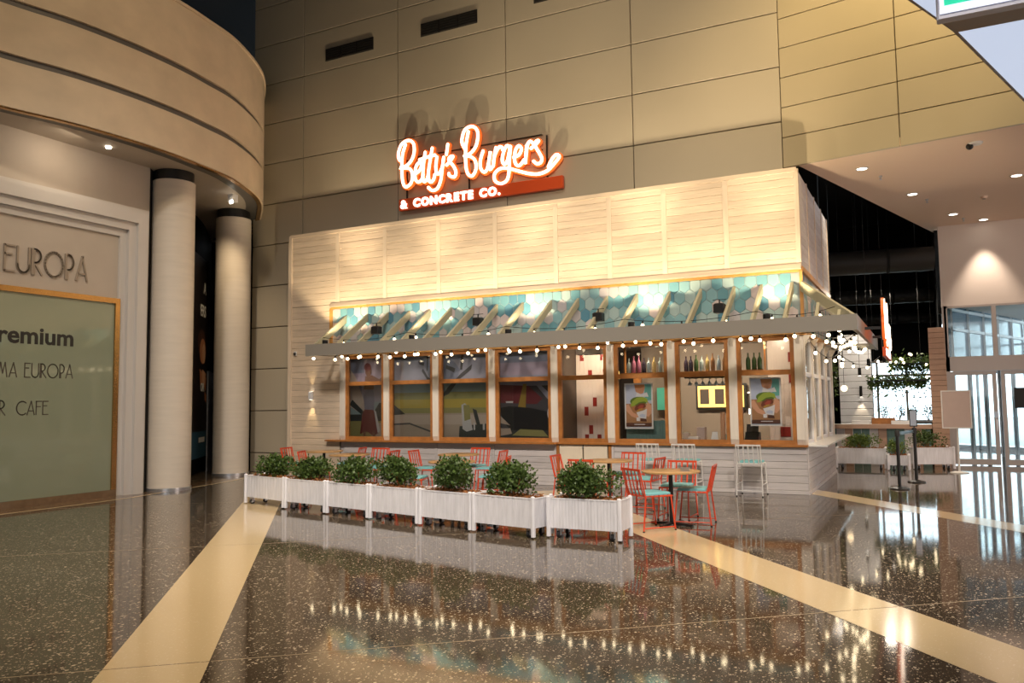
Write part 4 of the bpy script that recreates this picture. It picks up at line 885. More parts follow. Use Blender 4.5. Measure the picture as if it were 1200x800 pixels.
# ================================================================== FURNITURE
G = lambda pts, r, n=7: MB().tube(pts, r, n)
def chair_proto(name, label, loc, rz, metal, pad, seat_z, top_z, grp, stool=False):
    """faces +y; origin under the seat centre"""
    t = thing(name, label, 'chair' if not stool else 'stool', loc, rz, grp)
    w, d = 0.21, 0.21; r = 0.011
    for sx in (-1,1):
        for ya, yb in ((d*0.9, d+0.03), (-d, -d-0.05)):
            lg = local('leg', G([(sx*w,ya,seat_z),(sx*(w+0.015),yb,0)], r), metal, t)
            local('foot_cap', MB().lathe([(0.014,0),(0.014,0.018)], (sx*(w+0.015),yb,0), 8), M['rubber'], lg)
        local('back_post', G([(sx*w,-d,seat_z-0.01),(sx*w,-d-0.03,seat_z+0.12),(sx*w,-d-0.085,top_z)], r), metal, t)
    local('seat_frame', MB().tube([(-w,-d,seat_z),(w,-d,seat_z),(w,d,seat_z),(-w,d,seat_z)], r, 7, True), metal, t)
    local('top_rail', MB().bar((-w-0.01,-d-0.085,top_z),(w+0.01,-d-0.085,top_z),0.014,0.030), metal, t)
    n = 5
    for i in range(n):
        x = -w + 2*w*(i+0.5)/n
        local('back_slat', MB().bar((x,-d-0.004,seat_z+0.01),(x,-d-0.04,seat_z+0.13),0.022,0.008,(0,1,0)).bar((x,-d-0.04,seat_z+0.13),(x,-d-0.083,top_z),0.022,0.008,(0,1,0)), metal, t)
    sl = MB()
    for i in range(6): y = -d + 2*d*(i+0.5)/6; sl.box(-w,w,y-0.024,y+0.024,seat_z+0.006,seat_z+0.016)
    local('seat_slats', sl, metal, t)
    local('seat_pad', MB().cbox(-w+0.015,w-0.015,-d+0.02,d-0.01,seat_z+0.016,seat_z+0.05,0.012), pad, t)
    br = MB()
    if stool:
        for z, f in ((seat_z*0.42,0.6),): br.tube([(-w-0.01,d+0.015,z),(w+0.01,d+0.015,z)], 0.009, 6).tube([(-w-0.01,-d-0.03,z-0.14),(w+0.01,-d-0.03,z-0.14)], 0.009, 6)
        for sx in (-1,1): br.tube([(sx*(w+0.012),-d-0.035,z-0.03),(sx*(w+0.012),d+0.02,z-0.03)], 0.008, 6)
    else:
        for sx in (-1,1): br.tube([(sx*(w+0.013),-d-0.045,0.05),(sx*(w+0.013),d+0.027,0.05)], 0.008, 6)
    local('stretcher', br, metal, t)
    return t
def face(dx, dy): return math.atan2(dy, dx) - PI/2
tabs = [(-11.40,13.55,'round table farthest left, by the wall light'),(-10.12,12.78,'round table behind third planter from left end'),(-8.02,13.42,'round table deep in the middle group near the counter'),(-7.15,11.75,'round table behind the fifth planter from left end'),(-4.72,12.72,'round table in front of the cream counter doors'),(-3.20,11.05,'round table nearest the camera, on the cream floor band')]
chairs = [
 (-11.98,13.40,1,0.15,'red slat chair farthest left, its back to the panelled wall'),
 (-10.86,13.72,-1,-0.3,'red slat chair on right of farthest left table'),
 (-10.72,12.50,1,0.4,'red slat chair on left of table behind third planter'),
 (-9.50,12.98,-1,-0.15,'red slat chair on right of table behind third planter'),
 (-10.05,13.42,0,-1,'red slat chair behind table of third planter, facing the hall'),
 (-8.62,13.25,1,0.1,'red slat chair on left of deep middle table'),
 (-7.42,13.55,-1,-0.1,'red slat chair on right of deep middle table'),
 (-8.05,14.05,0,-1,'red slat chair between deep middle table and counter'),
 (-7.75,11.50,1,0.3,'red slat chair on left of table behind fifth planter'),
 (-6.55,12.05,-1,-0.35,'red slat chair on right of table behind fifth planter'),
 (-5.38,12.70,1,0.0,'red slat chair on left of table by the cream doors'),
 (-4.80,12.05,0.1,1,'red slat chair with its back to the end planter'),
 (-4.62,13.40,0,-1,'red slat chair between cream-door table and white stools'),
 (-4.08,12.55,-1,0.1,'red slat chair on right of table by the cream doors'),
 (-3.36,10.60,0.62,0.78,'red slat chair beside end planter on the cream floor band'),
 (-2.95,11.30,-1,-0.1,'red slat chair on right side of nearest table'),
 (-3.30,11.72,0,-1,'red slat chair behind the nearest table, facing the hall')]
first = None
for x, y, dx, dy, lab in chairs:
    if first is None: first = chair_proto('slat_chair', lab, (x,y,0), face(dx,dy), M['red'], M['teal_pad'], 0.45, 0.80, 'red slat chairs')
    else: dup(first, (x,y,0), face(dx,dy), lab)
s0 = chair_proto('counter_stool', 'white slat stool at right, alone under the eighth window', (-2.86,15.02,0), 0, M['white_metal'], M['teal_pad'], 0.57, 0.90, 'white stools at the counter', True)
dup(s0, (-4.70,15.02,0), 0, 'white slat stool under sixth window behind nearest table')
dup(s0, (-4.02,15.02,0), 0, 'white slat stool under seventh window, middle of the three')
tp = None
for x, y, lab in tabs:
    if tp is None:
        tp = thing('bistro_table', lab, 'table', (x,y,0), 0, 'bistro tables')
        local('tabletop', MB().lathe([(0.39,0.715),(0.40,0.720),(0.40,0.738),(0.395,0.742)], (0,0,0), 32), M['tabletop'], tp, True)
        local('pedestal', MB().tube([(0,0,0.03),(0,0,0.715)], 0.03, 12).lathe([(0.10,0.700),(0.11,0.714)], (0,0,0), 12), M['black'], tp, True)
        for a in (0.4, 0.4+PI/2, 0.4+PI, 0.4+1.5*PI): local('foot', MB().bar((0,0,0.03),(0.31*math.cos(a),0.31*math.sin(a),0.015),0.05,0.03), M['black'], tp)
    else: dup(tp, (x,y,0), random.uniform(0,1), lab)
nap = thing('napkin_holder', 'small white napkin holder on nearest table', 'napkin holder', (-2.98,11.0,0.742))
world('holder', MB().box(-3.04,-2.92,10.98,11.04,0.742,0.752).box(-3.04,-2.92,10.975,10.985,0.752,0.80), M['steel'], nap); world('napkins', MB().box(-3.03,-2.93,10.986,11.03,0.752,0.79), M['paper'], nap)

# ---- planters with casters and shrubs
def shrub(label, c, rx, ry, h, nleaf, m, grp, seed, name='potted_shrub'):
    rnd = random.Random(seed); t = thing(name, label, 'shrub', c, 0, grp)
    mb = MB()
    lobes = [(rnd.uniform(-0.55,0.55)*rx, rnd.uniform(-0.5,0.5)*ry, rnd.uniform(0.34,0.56)*h, rnd.uniform(0.42,0.6)) for _ in range(6)]
    for _ in range(nleaf):
        lx, ly, lz, s = rnd.choice(lobes)
        a = rnd.uniform(0,2*PI); b = math.acos(rnd.uniform(-0.75,1)); r = (rnd.uniform(0.55,1.08))
        p = Vector((lx + rx*s*r*math.sin(b)*math.cos(a), ly + ry*s*r*math.sin(b)*math.sin(a), max(0.02, lz + h*0.42*r*math.cos(b))))
        d = Vector((rnd.gauss(0,1), rnd.gauss(0,1), rnd.gauss(0.6,1))).normalized(); sd = d.cross(Vector((rnd.gauss(0,1),rnd.gauss(0,1),rnd.gauss(0,1)))).normalized()
        L = rnd.uniform(0.035,0.06); w = L*0.36
        mb.add([p, p+d*L*0.5+sd*w, p+d*L, p+d*L*0.5-sd*w], [(0,1,2),(0,2,3)])
    f = local('foliage', mb, m, t); f['kind'] = 'stuff'
    stm = MB()
    for lx, ly, lz, s in lobes: stm.tube([(lx*0.15,ly*0.15,0.0),(lx*0.6,ly*0.6,lz*0.55),(lx,ly,lz)], [0.010,0.008,0.004], 5)
    local('stems', stm, M['bark'], t)
    return t
def planter(label, L, D, H, loc, rz, grp, casters=True):
    """front along x, origin at the floor under the middle"""
    t = thing('planter_box', label, 'planter', loc, rz, grp); p = 0.055; z0 = 0.125
    for sx in (-1,1):
        for sy in (-1,1):
            x, y = sx*(L/2-p/2), sy*(D/2-p/2)
            local('corner_post', MB().cbox(x-p/2,x+p/2,y-p/2,y+p/2,0.02,H+0.025,0.014), M['planter'], t)
    for sy in (-1,1):
        mb = MB(); n = int((L-2*p)/0.042); y = sy*(D/2-0.03)
        for i in range(n):
            a = -L/2+p + (L-2*p)*i/n; mb.box(a+0.0015, a+(L-2*p)/n-0.0015, y-0.009+0.002*(i%2), y+0.009, z0, H-0.015)
        mb.box(-L/2+p,L/2-p,y-0.013,y+0.013,H-0.015,H)
        local('front_boards' if sy < 0 else 'rear_boards', mb, M['planter'], t)['kind'] = 'stuff'
    for sx in (-1,1):
        mb = MB(); n = int((D-2*p)/0.042); x = sx*(L/2-0.03)
        for i in range(n):
            a = -D/2+p + (D-2*p)*i/n; mb.box(x-0.009, x+0.009, a+0.0015, a+(D-2*p)/n-0.0015, z0, H-0.015)
        mb.box(x-0.013,x+0.013,-D/2+p,D/2-p,H-0.015,H)
        local('end_boards', mb, M['planter'], t)['kind'] = 'stuff'
    local('floor_board', MB().box(-L/2+p,L/2-p,-D/2+p,D/2-p,z0,z0+0.02), M['planter'], t)
    rnd = random.Random(int(L*1000+loc[0]*77)); mul = MB()
    nx, ny = 16, 6
    vs = []
    for j in range(ny+1):
        for i in range(nx+1): vs.append((-L/2+0.05+(L-0.1)*i/nx, -D/2+0.05+(D-0.1)*j/ny, H-0.05+rnd.uniform(-0.02,0.055)))
    mul.add(vs, [(j*(nx+1)+i, j*(nx+1)+i+1, (j+1)*(nx+1)+i+1, (j+1)*(nx+1)+i) for j in range(ny) for i in range(nx)])
    for _ in range(90):
        q = Vector((rnd.uniform(-L/2+0.08,L/2-0.08), rnd.uniform(-D/2+0.08,D/2-0.08), H-0.02+rnd.uniform(0,0.03))); d = Vector((rnd.gauss(0,1),rnd.gauss(0,1),rnd.gauss(0,0.5))).normalized()*0.035
        mul.bar(q-d, q+d, 0.022, 0.008)
    local('bark_mulch', mul, M['bark'], t)['kind'] = 'stuff'
    if casters:
        for sx in (-1,1):
            for sy in (-1,1):
                x, y = sx*(L/2-0.14), sy*(D/2-0.09); c = MB()
                c.box(x-0.03,x+0.03,y-0.03,y+0.03,z0-0.012,z0).box(x-0.028,x-0.022,y-0.025,y+0.025,0.03,z0-0.012).box(x+0.022,x+0.028,y-0.025,y+0.025,0.03,z0-0.012)
                k = local('caster', c, M['steel'], t); wv = MB()
                wv.tube([(x-0.018,y,0.042),(x+0.018,y,0.042)], 0.042, 14); o = local('wheel', wv, M['rubber'], t)
    return t
pts = [(-10.75,10.64),(-9.56,10.34),(-8.50,10.12),(-7.50,9.90),(-6.47,9.68),(-5.48,9.47),(-4.44,9.25)]
plab = ['white planter box at far left end of the row','white planter box second from the left end','white planter box third from the left end','white planter box fourth from left with heaped bark','white planter box fifth from left, middle of the row','white planter box sixth from left, just before the gap']
PD = 0.44
slab_ = ['round boxwood shrub at far left end of the planter row','twin-headed boxwood shrub in second planter from left','boxwood shrub in front of red chairs in third planter','boxwood shrub in fourth planter beside heaped bark','large dark boxwood shrub in the fifth planter','boxwood shrub in sixth planter just before the gap']
sizes = [(0.36,0.27,0.42),(0.50,0.28,0.44),(0.46,0.28,0.46),(0.46,0.28,0.50),(0.50,0.30,0.54),(0.46,0.28,0.50)]
soff = [0.02,0.05,0.05,0.0,-0.22,0.06]
for i in range(6):
    a, b = Vector((*pts[i],0)), Vector((*pts[i+1],0)); d = (b-a).normalized(); L = (b-a).length - 0.012; nrm2 = Vector((-d.y,d.x,0))
    c = (a+b)/2 + nrm2*PD/2; rz = math.atan2(d.y,d.x)
    planter(plab[i], L, PD, 0.50, tuple(c), rz, 'white planter boxes')
    sc2 = c + d*soff[i]; rx, ry, h = sizes[i]
    s_ = shrub(slab_[i], (sc2.x,sc2.y,0.46), rx, ry, h, 2200, M['leaf'], 'boxwoods in the front planters', 11+i); s_.rotation_euler = (0,0,rz)
planter('white planter box at right end of row, nearest the camera', 1.0, 0.46, 0.50, (-3.86,9.66,0), 0.0, 'white planter boxes')
shrub('wide boxwood shrub in end planter nearest the red chairs', (-3.74,9.68,0.46), 0.50, 0.30, 0.50, 2600, M['leaf'], 'boxwoods in the front planters', 31)

# ================================================================== REAR RIGHT: bar seating and entrance
bar_t = thing('bar_counter', 'long white topped bar behind the stanchions with teal front', 'bar counter', (-1.2,23,0))
world('bar_top', MB().cbox(-3.4,0.085,22.75,23.3,0.99,1.04,0.01), M['bar_top'], bar_t)
world('bar_edge', MB().box(-3.4,0.085,22.72,22.75,0.93,1.04), M['lapwood'], bar_t)
for j in range(17):
    x = -3.35+0.2*j; piece('front_board', [M['teal_wood'],M['lapwood'],M['base_board'],M['teal_wood']][(j*7) % 4], bar_t, x+0.004, x+0.196, 22.85+0.004*(j % 3), 22.9, 0.0, 0.99)
for j, (x, lab) in enumerate(((-1.55,'white stack of plates at left on the bar'),(-0.62,'white box of serviettes in middle of the bar'))):
    tag(put('bar_box', MB().cbox(x-0.22,x+0.22,22.85,23.1,1.04,1.13).mesh('bar_box', M['white'])), lab, 'box')
tag(put('timber_trough', MB().cbox(-1.30,-0.75,22.95,23.15,1.04,1.20).mesh('trough', M['timber'])), 'long timber trough standing on the bar', 'trough')
pl_ = thing('shiplap_pillar', 'white shiplap pillar behind the bar with a wall light', 'pillar', (-1.95,26.2,0)); pl_['kind'] = 'thing'
world('pillar_core', MB().box(-2.30,-1.42,26.02,26.6,0,3.6), M['joint'], pl_)
for k in range(18): piece('board', M['white'], pl_, -2.31, -1.41, 26.0, 26.02, 0.2*k+0.005, 0.2*k+0.195)
tag(put('brown_post', MB().cbox(-2.62,-2.45,25.0,25.17,0,3.2).mesh('post', M['timber'])), 'brown timber post left of the shiplap pillar', 'post')
pw_ = thing('pillar_light', 'slim black up and down light on the shiplap pillar', 'wall light', (-1.75,25.95,1.9))
world('body', MB().lathe([(0.04,0),(0.04,0.32)], (-1.72,25.93,1.75), 12), M['black'], pw_); world('lens', MB().lathe([(0.035,-0.004),(0.035,0.0)], (-1.72,25.93,1.75), 12), M['lens'], pw_)
lamp('pillar_spot', 'SPOT', (-1.72,25.9,1.7), 12, WARM, (-1.72,25.98,0.5), 0.02, 60, 0.6)
gb = thing('globe_lamp', 'glowing round globe lamp in front of shiplap pillar', 'lamp', (-1.98,23.6,1.96))
world('globe', MB().ball((-1.98,23.6,1.98),0.085,12), M['globe'], gb, True); world('cord', MB().tube([(-1.98,23.6,2.06),(-1.98,23.6,7.6)],0.006,6), M['black'], gb)
for j, (x, y, z) in enumerate(((-1.55,23.2,2.30),(-1.30,22.8,2.52),(-0.95,23.4,2.62))):
    p = thing('pendant_lamp', ['lowest slim black pendant over the bar','middle slim black pendant over the bar','highest slim black pendant by bright windows'][j], 'lamp', (x,y,z), 0, 'black pendants over the bar')
    world('shade', MB().lathe([(0.042,0),(0.042,0.20)], (x,y,z), 12), M['black'], p); world('cord', MB().tube([(x,y,z+0.2),(x,y,7.6)],0.006,6), M['black'], p); world('lens', MB().lathe([(0.038,-0.004),(0.038,0.0)], (x,y,z), 12), M['lens'], p)
# hanging greenery
def garland(label, c, lx, ly, h, n, seed, bulbs):
    rnd = random.Random(seed); t = thing('hanging_garland', label, 'greenery', c, 0, 'hanging greenery over the bar'); mb = MB()
    for _ in range(n):
        p = Vector((rnd.uniform(-lx,lx), rnd.uniform(-ly,ly), rnd.gauss(0,0.3)*h)); 
        if rnd.random() < 0.08: p.z -= rnd.uniform(0.1,0.45)
        d = Vector((rnd.gauss(0,1),rnd.gauss(0,1),rnd.gauss(-0.5,0.8))).normalized(); sd = d.cross(Vector((rnd.gauss(0,1),rnd.gauss(0,1),rnd.gauss(0,1)))).normalized(); L = rnd.uniform(0.07,0.14)
        mb.add([p, p+d*L*0.5+sd*L*0.22, p+d*L, p+d*L*0.5-sd*L*0.22], [(0,1,2),(0,2,3)])
    local('foliage', mb, M['leaf'], t)['kind'] = 'stuff'
    local('trellis', MB().box(-lx,lx,-ly,ly,0.0,0.03), M['black'], t)
    for sx in (-0.8,0.8): local('hanger', MB().tube([(sx*lx,0,0.03),(sx*lx,0,7.6-c[2])], 0.005, 5), M['black'], t)
    for _ in range(bulbs): local('bulb', MB().ball((rnd.uniform(-lx,lx),-ly-0.03,rnd.uniform(-0.2,0.35)), 0.03), M['bulb'], t)
    return t
garland('lower hanging garland of greenery across the bright windows', (-0.66,23.6,2.14), 0.70, 0.18, 0.26, 1400, 5, 3)
garland('upper hanging garland of greenery with bulbs by tan post', (-0.30,24.6,2.62), 0.60, 0.2, 0.34, 1200, 6, 9)
garland('small dark hanging plant beside the side sash windows', (-2.22,22.0,2.35), 0.20, 0.2, 0.55, 700, 8, 1)
# rear windows
wn = struct('window_1', MB().box(-2.3,0.36,30.0,30.1,0.9,0.98).box(-2.3,0.36,30.0,30.1,2.88,2.96).box(-2.3,0.36,30.0,30.1,2.42,2.50).box(-0.62,-0.55,30.0,30.1,0.98,2.88).box(-2.3,-2.22,30.0,30.1,0.98,2.88).box(-1.5,-1.43,30.0,30.1,0.98,2.88).box(0.29,0.36,30.0,30.1,0.98,2.88), M['alu'])
world('pane', MB().box(-2.25,0.3,30.04,30.05,0.98,2.88), M['door_glass'], wn)
for j, x in enumerate((-1.30,-0.85,-0.45,0.02)):
    shrub(['leafy sill plant farthest left in bright rear window','leafy sill plant second from left in bright rear window','leafy sill plant second from right in bright rear window','leafy sill plant farthest right in bright rear window'][j], (x,29.75,0.98), 0.22, 0.12, 0.55, 260, M['leaf'], 'sill plants in the rear window', 51+j, 'sill_plant')
struct('trim_2', MB().box(-2.3,0.36,29.6,30.0,0.90,0.98), M['white'])
# rear planters
planter('low white planter box left of the stanchions with yellow-green shrub', 1.15, 0.45, 0.50, (-1.50,21.7,0), 0.0, 'rear planter boxes')
shrub('yellow-green shrub in planter left of the stanchions', (-1.50,21.7,0.46), 0.55, 0.2, 0.40, 1100, M['leaf2'], 'rear shrubs', 61)
planter('small white planter box right behind the stanchions', 0.50, 0.42, 0.36, (-0.66,21.4,0), 0.0, 'rear planter boxes')
shrub('arching leafy shrub in small planter behind the stanchions', (-0.66,21.4,0.32), 0.28, 0.2, 0.42, 500, M['leaf2'], 'rear shrubs', 62)
planter('white planter box angled towards the tan post', 0.95, 0.45, 0.52, (0.02,22.0,0), 0.35, 'rear planter boxes')
shrub('dark green shrub in planter angled towards tan post', (0.0,22.0,0.48), 0.42, 0.22, 0.45, 1000, M['leaf'], 'rear shrubs', 63)
# stanchions with belt and sign frame
for j, (x, y, lab) in enumerate(((-0.53,16.98,'black barrier post nearer the shop corner'),(-0.26,18.45,'black barrier post carrying a small sign frame'))):
    t = thing('barrier_post', lab, 'barrier post', (x,y,0), 0, 'barrier posts')
    world('base', MB().lathe([(0.17,0),(0.17,0.02),(0.05,0.05)], (x,y,0), 24), M['black'], t, True)
    world('pole', MB().tube([(x,y,0.03),(x,y,1.0)], 0.032, 14), M['black'], t, True)
    world('belt_head', MB().lathe([(0.045,0.98),(0.045,1.08),(0.03,1.10)], (x,y,0), 14), M['rubber'], t, True)
    if j:
        world('sign_frame', MB().cbox(x-0.08,x+0.06,y-0.02,y+0.0,1.12,1.46,0.008), M['duct'], t); world('sign_face', MB().box(x-0.065,x+0.045,y-0.024,y-0.02,1.14,1.44), M['steel'], t)
        world('sign_stem', MB().tube([(x,y,1.08),(x,y,1.14)], 0.012, 8), M['black'], t)
    else: world('belt', MB().slab([(-0.53,16.98,1.00),(-0.26,18.45,1.00),(-0.26,18.45,1.06),(-0.53,16.98,1.06)], (0.004,0,0)), M['black'], t)
# free standing notice board
nb = thing('notice_stand', 'blank pinkish grey notice board on white pole before the doors', 'notice stand', (0.58,21.0,0))
world('board', MB().cbox(0.30,0.86,20.96,21.0,1.02,1.84,0.01), M['pink_board'], nb)
world('board_frame', MB().box(0.28,0.88,20.955,21.005,1.0,1.025).box(0.28,0.88,20.955,21.005,1.835,1.86).box(0.28,0.305,20.955,21.005,1.025,1.835).box(0.855,0.88,20.955,21.005,1.025,1.835), M['white_metal'], nb)
world('pole', MB().tube([(0.58,21.02,0.02),(0.58,21.02,1.05)], 0.022, 12), M['white_metal'], nb); world('base', MB().lathe([(0.19,0),(0.19,0.015),(0.04,0.04)], (0.58,21.02,0), 28), M['white_metal'], nb, True)
# tan clad post
tp_ = thing('clad_post', 'tan horizontally clad post at left of entrance doors', 'post', (0.29,23.2,0)); tp_['kind'] = 'thing'
world('post_core', MB().box(0.10,0.46,22.93,23.4,0,3.46), M['joint'], tp_)
for k in range(26): piece('board', M['lapwood'], tp_, 0.095, 0.465, 22.91, 22.935, 0.133*k+0.003, 0.133*k+0.130)
# entrance glazing
Y0 = 23.4
def frame_rect(mb, x0, x1, z0, z1, w, y0=Y0, y1=Y0+0.12):
    mb.box(x0,x0+w,y0,y1,z0,z1).box(x1-w,x1,y0,y1,z0,z1).box(x0+w,x1-w,y0,y1,z0,z0+w).box(x0+w,x1-w,y0,y1,z1-w,z1)
cols = [0.48,1.58,2.68,3.78,4.88]
wn2 = struct('window_2', MB().box(0.44,14,Y0,Y0+0.14,2.36,2.68).box(0.44,0.56,Y0,Y0+0.14,0,4.03).box(4.9,14,Y0,Y0+0.14,0,4.03), M['alu'])
for i in range(4):
    mb = MB(); frame_rect(mb, cols[i], cols[i+1], 2.68, 4.02, 0.05); world('upper_frame', mb, M['alu'], wn2); world('pane', MB().box(cols[i]+0.05,cols[i+1]-0.05,Y0+0.05,Y0+0.06,2.73,3.97), M['door_glass'], wn2)
for i in range(4):
    mb = MB(); a, b = cols[i]+0.08, cols[i+1]-0.02; mb.box(a,a+0.09,Y0+0.02,Y0+0.1,0.02,2.35).box(b-0.09,b,Y0+0.02,Y0+0.1,0.02,2.35).box(a+0.09,b-0.09,Y0+0.02,Y0+0.1,0.02,0.16).box(a+0.09,b-0.09,Y0+0.02,Y0+0.1,2.26,2.35)
    d = struct('door_%d' % (i+1), mb, M['alu']); world('pane', MB().box(a+0.09,b-0.09,Y0+0.055,Y0+0.062,0.16,2.26), M['door_glass'], d)
    world('door_handle', MB().tube([(b-0.05,Y0-0.04,0.85),(b-0.05,Y0-0.04,1.15)],0.012,8).box(b-0.055,b-0.045,Y0-0.04,Y0+0.02,0.87,0.89).box(b-0.055,b-0.045,Y0-0.04,Y0+0.02,1.11,1.13).box(b-0.085,b-0.015,Y0+0.005,Y0+0.02,1.18,1.34), M['steel'], d)
tag(put('door_notice', MB().box(1.92,2.16,Y0+0.045,Y0+0.053,1.42,1.92).mesh('n', M['duct'])), 'dark square notice stuck on second door glass', 'notice')
# vestibule and world outside
struct('ceiling_vestibule', MB().box(0.44,9,Y0+0.14,29.5,4.05,4.12), M['white_wall'])
vd = Vector((2.1,5.6,0)); va = Vector((0.62,23.6,0)); vw = struct('wall_vestibule', MB().slab([va+Vector((0,0,2.6)),va+vd+Vector((0,0,2.6)),va+vd+Vector((0,0,4.05)),va+Vector((0,0,4.05))], (-0.06,0.02,0)) , M['blue_glass'])
mb = MB()
for q in (0.0,0.2,0.4,0.6,0.8,1.0): mb.bar(va+vd*q+Vector((0.03,0,0)), va+vd*q+Vector((0.03,0,4.05)), 0.06, 0.05, (1,0,0))
world('pane', MB().slab([va,va+vd,va+vd+Vector((0,0,2.6)),va+Vector((0,0,2.6))], (-0.01,0.004,0)), M['door_glass'], vw)
for z in (2.62,3.45,3.95): mb.bar(va+Vector((0.03,0,z)), va+vd+Vector((0.03,0,z)), 0.05, 0.07)
world('frame_bars', mb, M['frame_white'], vw)
mb = MB()
for q in range(9): mb.box(1.0+0.9*q,1.06+0.9*q,29.5,29.58,0,4.1)
mb.box(1,9,29.5,29.58,2.45,2.6).box(1,9,29.5,29.58,0.0,0.12).box(1,9,29.5,29.58,3.3,3.36)
w3 = struct('window_3', mb, M['frame_white']); world('pane', MB().box(1,9,29.53,29.54,0.1,4.1), M['door_glass'], w3)
struct('ground_outside', MB().box(-30,40,30.31,70,-0.12,-0.02).box(0.46,40,29.58,30.31,-0.12,-0.02), M['out_ground'])
for j, (x, y, r) in enumerate(((3.4,40,1.6),(5.6,44,2.0),(-2.2,42,1.4))):
    t = shrub(['pale leafy tree outside beyond entrance doors at left','pale leafy tree outside beyond entrance doors at right','pale leafy tree outside beyond the rear window'][j], (x,y,0), r, r, 4.0, 700, M['leaf2'], 'trees outside', 71+j, 'street_tree'); t['category'] = 'tree'
# lights in the lowered ceiling
dl = [(-0.91,16.64),(-0.08,19.3),(0.76,21.94),(1.65,24.0),(1.79,18.7),(3.2,16.5),(4.0,20.5)]
dlab = ['recessed downlight nearest the shop corner','recessed downlight second in line from shop corner','recessed downlight third in line from shop corner','recessed downlight beside the white wall over doors','recessed downlight alone at right edge of lowered ceiling','recessed downlight beyond frame over right floor','recessed downlight beyond frame near doors']
for (x, y), lab in zip(dl[:5], dlab):
    if y > 23.3: y = 23.0; x = 1.45
    t = thing('downlight', lab, 'downlight', (x,y,6.08), 0, 'recessed downlights')
    world('rim', MB().lathe([(0.115,0.02),(0.12,0.0),(0.095,-0.004),(0.09,0.0)], (x,y,6.085), 20, False), M['white'], t, True); world('lens', MB().lathe([(0.088,0.0),(0.09,0.012)], (x,y,6.085), 20), M['lens'], t)
    lamp('downlight_beam', 'SPOT', (x,y,6.05), 75 if y < 22.9 else 260, (1.0,0.80,0.62), (x,y + (0 if y < 22.9 else 0.10),0), 0.05, 80 if y < 22.9 else 62, 0.7)
ct = thing('dome_camera', 'dark dome camera on white disc under lowered ceiling edge', 'camera', (0.89,15.94,6.06))
world('disc', MB().lathe([(0.12,0.0),(0.10,-0.03)], (0.95,15.94,6.10), 18), M['white'], ct); world('dome', MB().ball((0.86,15.94,6.05),0.06), M['black'], ct, True)
for x, y, lab in ((1.32,20.36,'small white smoke detector on lowered ceiling'),):
    t = thing('smoke_detector', lab, 'detector', (x,y,6.05)); world('body', MB().lathe([(0.07,0.05),(0.07,0.03),(0.05,0.0)], (x,y,6.05), 16), M['pinkish'], t, True); world('cap', MB().lathe([(0.03,-0.012),(0.035,0.0)], (x,y,6.05), 12), M['taupe'], t)
for j, (x, y) in enumerate(((-0.62,17.4),(0.2,20.0),(1.0,22.6))):
    tag(put('sprinkler', MB().lathe([(0.03,0.1),(0.03,0.07),(0.012,0.07),(0.012,0.03),(0.028,0.028),(0.028,0.02)], (x,y,6.0), 10).mesh('s', M['steel'])), ['tiny sprinkler head between first and second downlights','tiny sprinkler head between second and third downlights','tiny sprinkler head near the farthest downlight'][j], 'sprinkler', 'sprinklers')
# ducts in the black void
for j, (x0, y0, z, r, lab) in enumerate(((-6,22.5,5.3,0.32,'fat dark round duct in black ceiling void'),(-6,25.5,4.7,0.22,'thin dark round duct low in black ceiling void'),(-6,28.2,4.3,0.2,'farthest dark duct in black ceiling void'))):
    t = thing('ceiling_duct', lab, 'duct', (x0,y0,z), 0, 'ducts in the void'); world('duct_run', MB().tube([(x0,y0,z),(0.3,y0+1.0,z)], r, 16), M['duct'], t, True)
    for q in range(4): world('duct_strap', MB().tube([(x0+1.6*q+0.4,y0+0.08+0.25*q,z),(x0+1.6*q+0.46,y0+0.09+0.25*q,z)], r+0.02, 16), M['void'], t, True)
    for q in (1.5,4.5): world('hanger_rod', MB().tube([(x0+q,y0+q/6.3,z+r),(x0+q,y0+q/6.3,7.6)], 0.01, 5), M['void'], t)
lamp('bar_lamp', 'AREA', (-1.2,24.5,4.6), 90, (1.0,0.86,0.70), (-1.2,24.0,0), 1.0)
lamp('bar_spot', 'SPOT', (-1.6,19.2,7.0), 420, (1.0,0.80,0.55), (-1.2,21.8,0.3), 0.1, 50, 0.8)

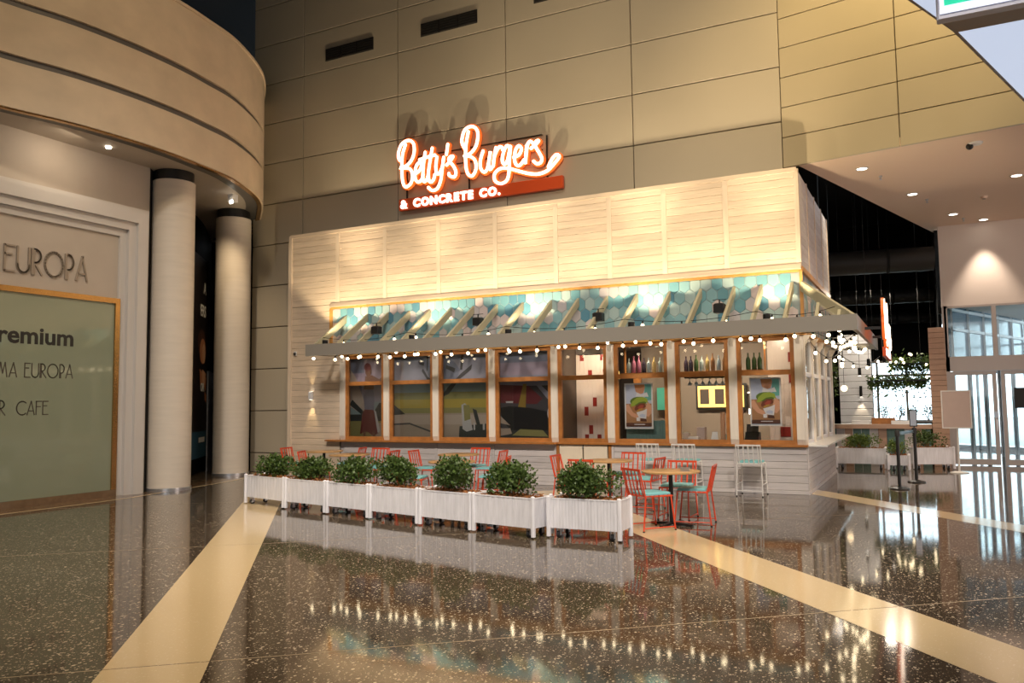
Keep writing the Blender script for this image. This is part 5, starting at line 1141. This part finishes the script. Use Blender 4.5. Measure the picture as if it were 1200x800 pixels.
# ---- soffit (its daylight put in as emission) and exit sign close to the camera, top right
bs = thing('backlit_soffit', 'pale blue soffit panel with added glow and taupe edge at upper right', 'light panel', (0.4,8.2,5.0))
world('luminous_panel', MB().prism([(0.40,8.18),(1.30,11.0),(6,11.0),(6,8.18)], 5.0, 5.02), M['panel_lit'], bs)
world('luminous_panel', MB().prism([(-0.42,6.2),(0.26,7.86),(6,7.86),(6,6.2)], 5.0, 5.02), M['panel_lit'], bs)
world('edge_trim', MB().prism([(-0.50,6.15),(0.36,8.20),(1.27,11.05),(6.05,11.05),(6.05,6.15)], 5.021, 5.10), M['taupe'], bs)
world('cross_strip', MB().prism([(0.26,7.86),(0.39,8.18),(6,8.18),(6,7.86)], 4.995, 5.02), M['taupe'], bs)
ex = thing('exit_sign', 'green running man exit sign in pale frame at top right', 'exit sign', (0.7,6.55,4.44))
YS, ZS = 6.50, 4.44
world('housing', MB().cbox(0.19,1.26,YS,YS+0.09,ZS,ZS+0.32,0.012), M['pale_lav'], ex)
world('white_face', MB().box(0.212,1.248,YS-0.008,YS,ZS+0.035,ZS+0.31), M['exit_white'], ex)
world('green_face', MB().box(0.24,0.70,YS-0.014,YS-0.008,ZS+0.09,ZS+0.305), M['exit_green'], ex)
fig = MB(); y = YS-0.0145; ox, oz = 0.36, ZS+0.105
for pl in (ell(0.15,0.30,0.032,0.032,12), [(0.06,0.26),(0.13,0.27),(0.17,0.20),(0.14,0.10),(0.08,0.12)], [(0.08,0.13),(0.14,0.12),(0.10,0.05),(0.0,0.0),(-0.03,0.03),(0.05,0.07)], [(0.12,0.13),(0.16,0.10),(0.24,0.08),(0.26,0.01),(0.22,0.01),(0.20,0.05),(0.10,0.08)], [(0.13,0.26),(0.16,0.20),(0.24,0.22),(0.24,0.19),(0.15,0.16)], [(0.07,0.26),(0.0,0.23),(-0.02,0.15),(0.01,0.15),(0.03,0.20),(0.09,0.22)]):
    fig.slab([(ox+a*0.68, y, oz+b*0.58) for a, b in pl], (0,0.001,0))
world('running_figure', fig, M['exit_white'], ex)
world('door_mark', MB().box(0.80,1.15,YS-0.014,YS-0.008,ZS+0.09,ZS+0.305), M['exit_green'], ex)
world('hanger', MB().box(0.66,0.70,YS+0.02,YS+0.06,ZS+0.32,5.0), M['taupe'], ex)
world('hanger_rod', MB().tube([(3,10,5.10),(3,10,13)],0.02,6).tube([(5.5,8.6,5.08),(5.5,8.6,13)],0.02,6).tube([(1.4,10.6,5.10),(1.4,10.6,13)],0.02,6), M['taupe'], bs)
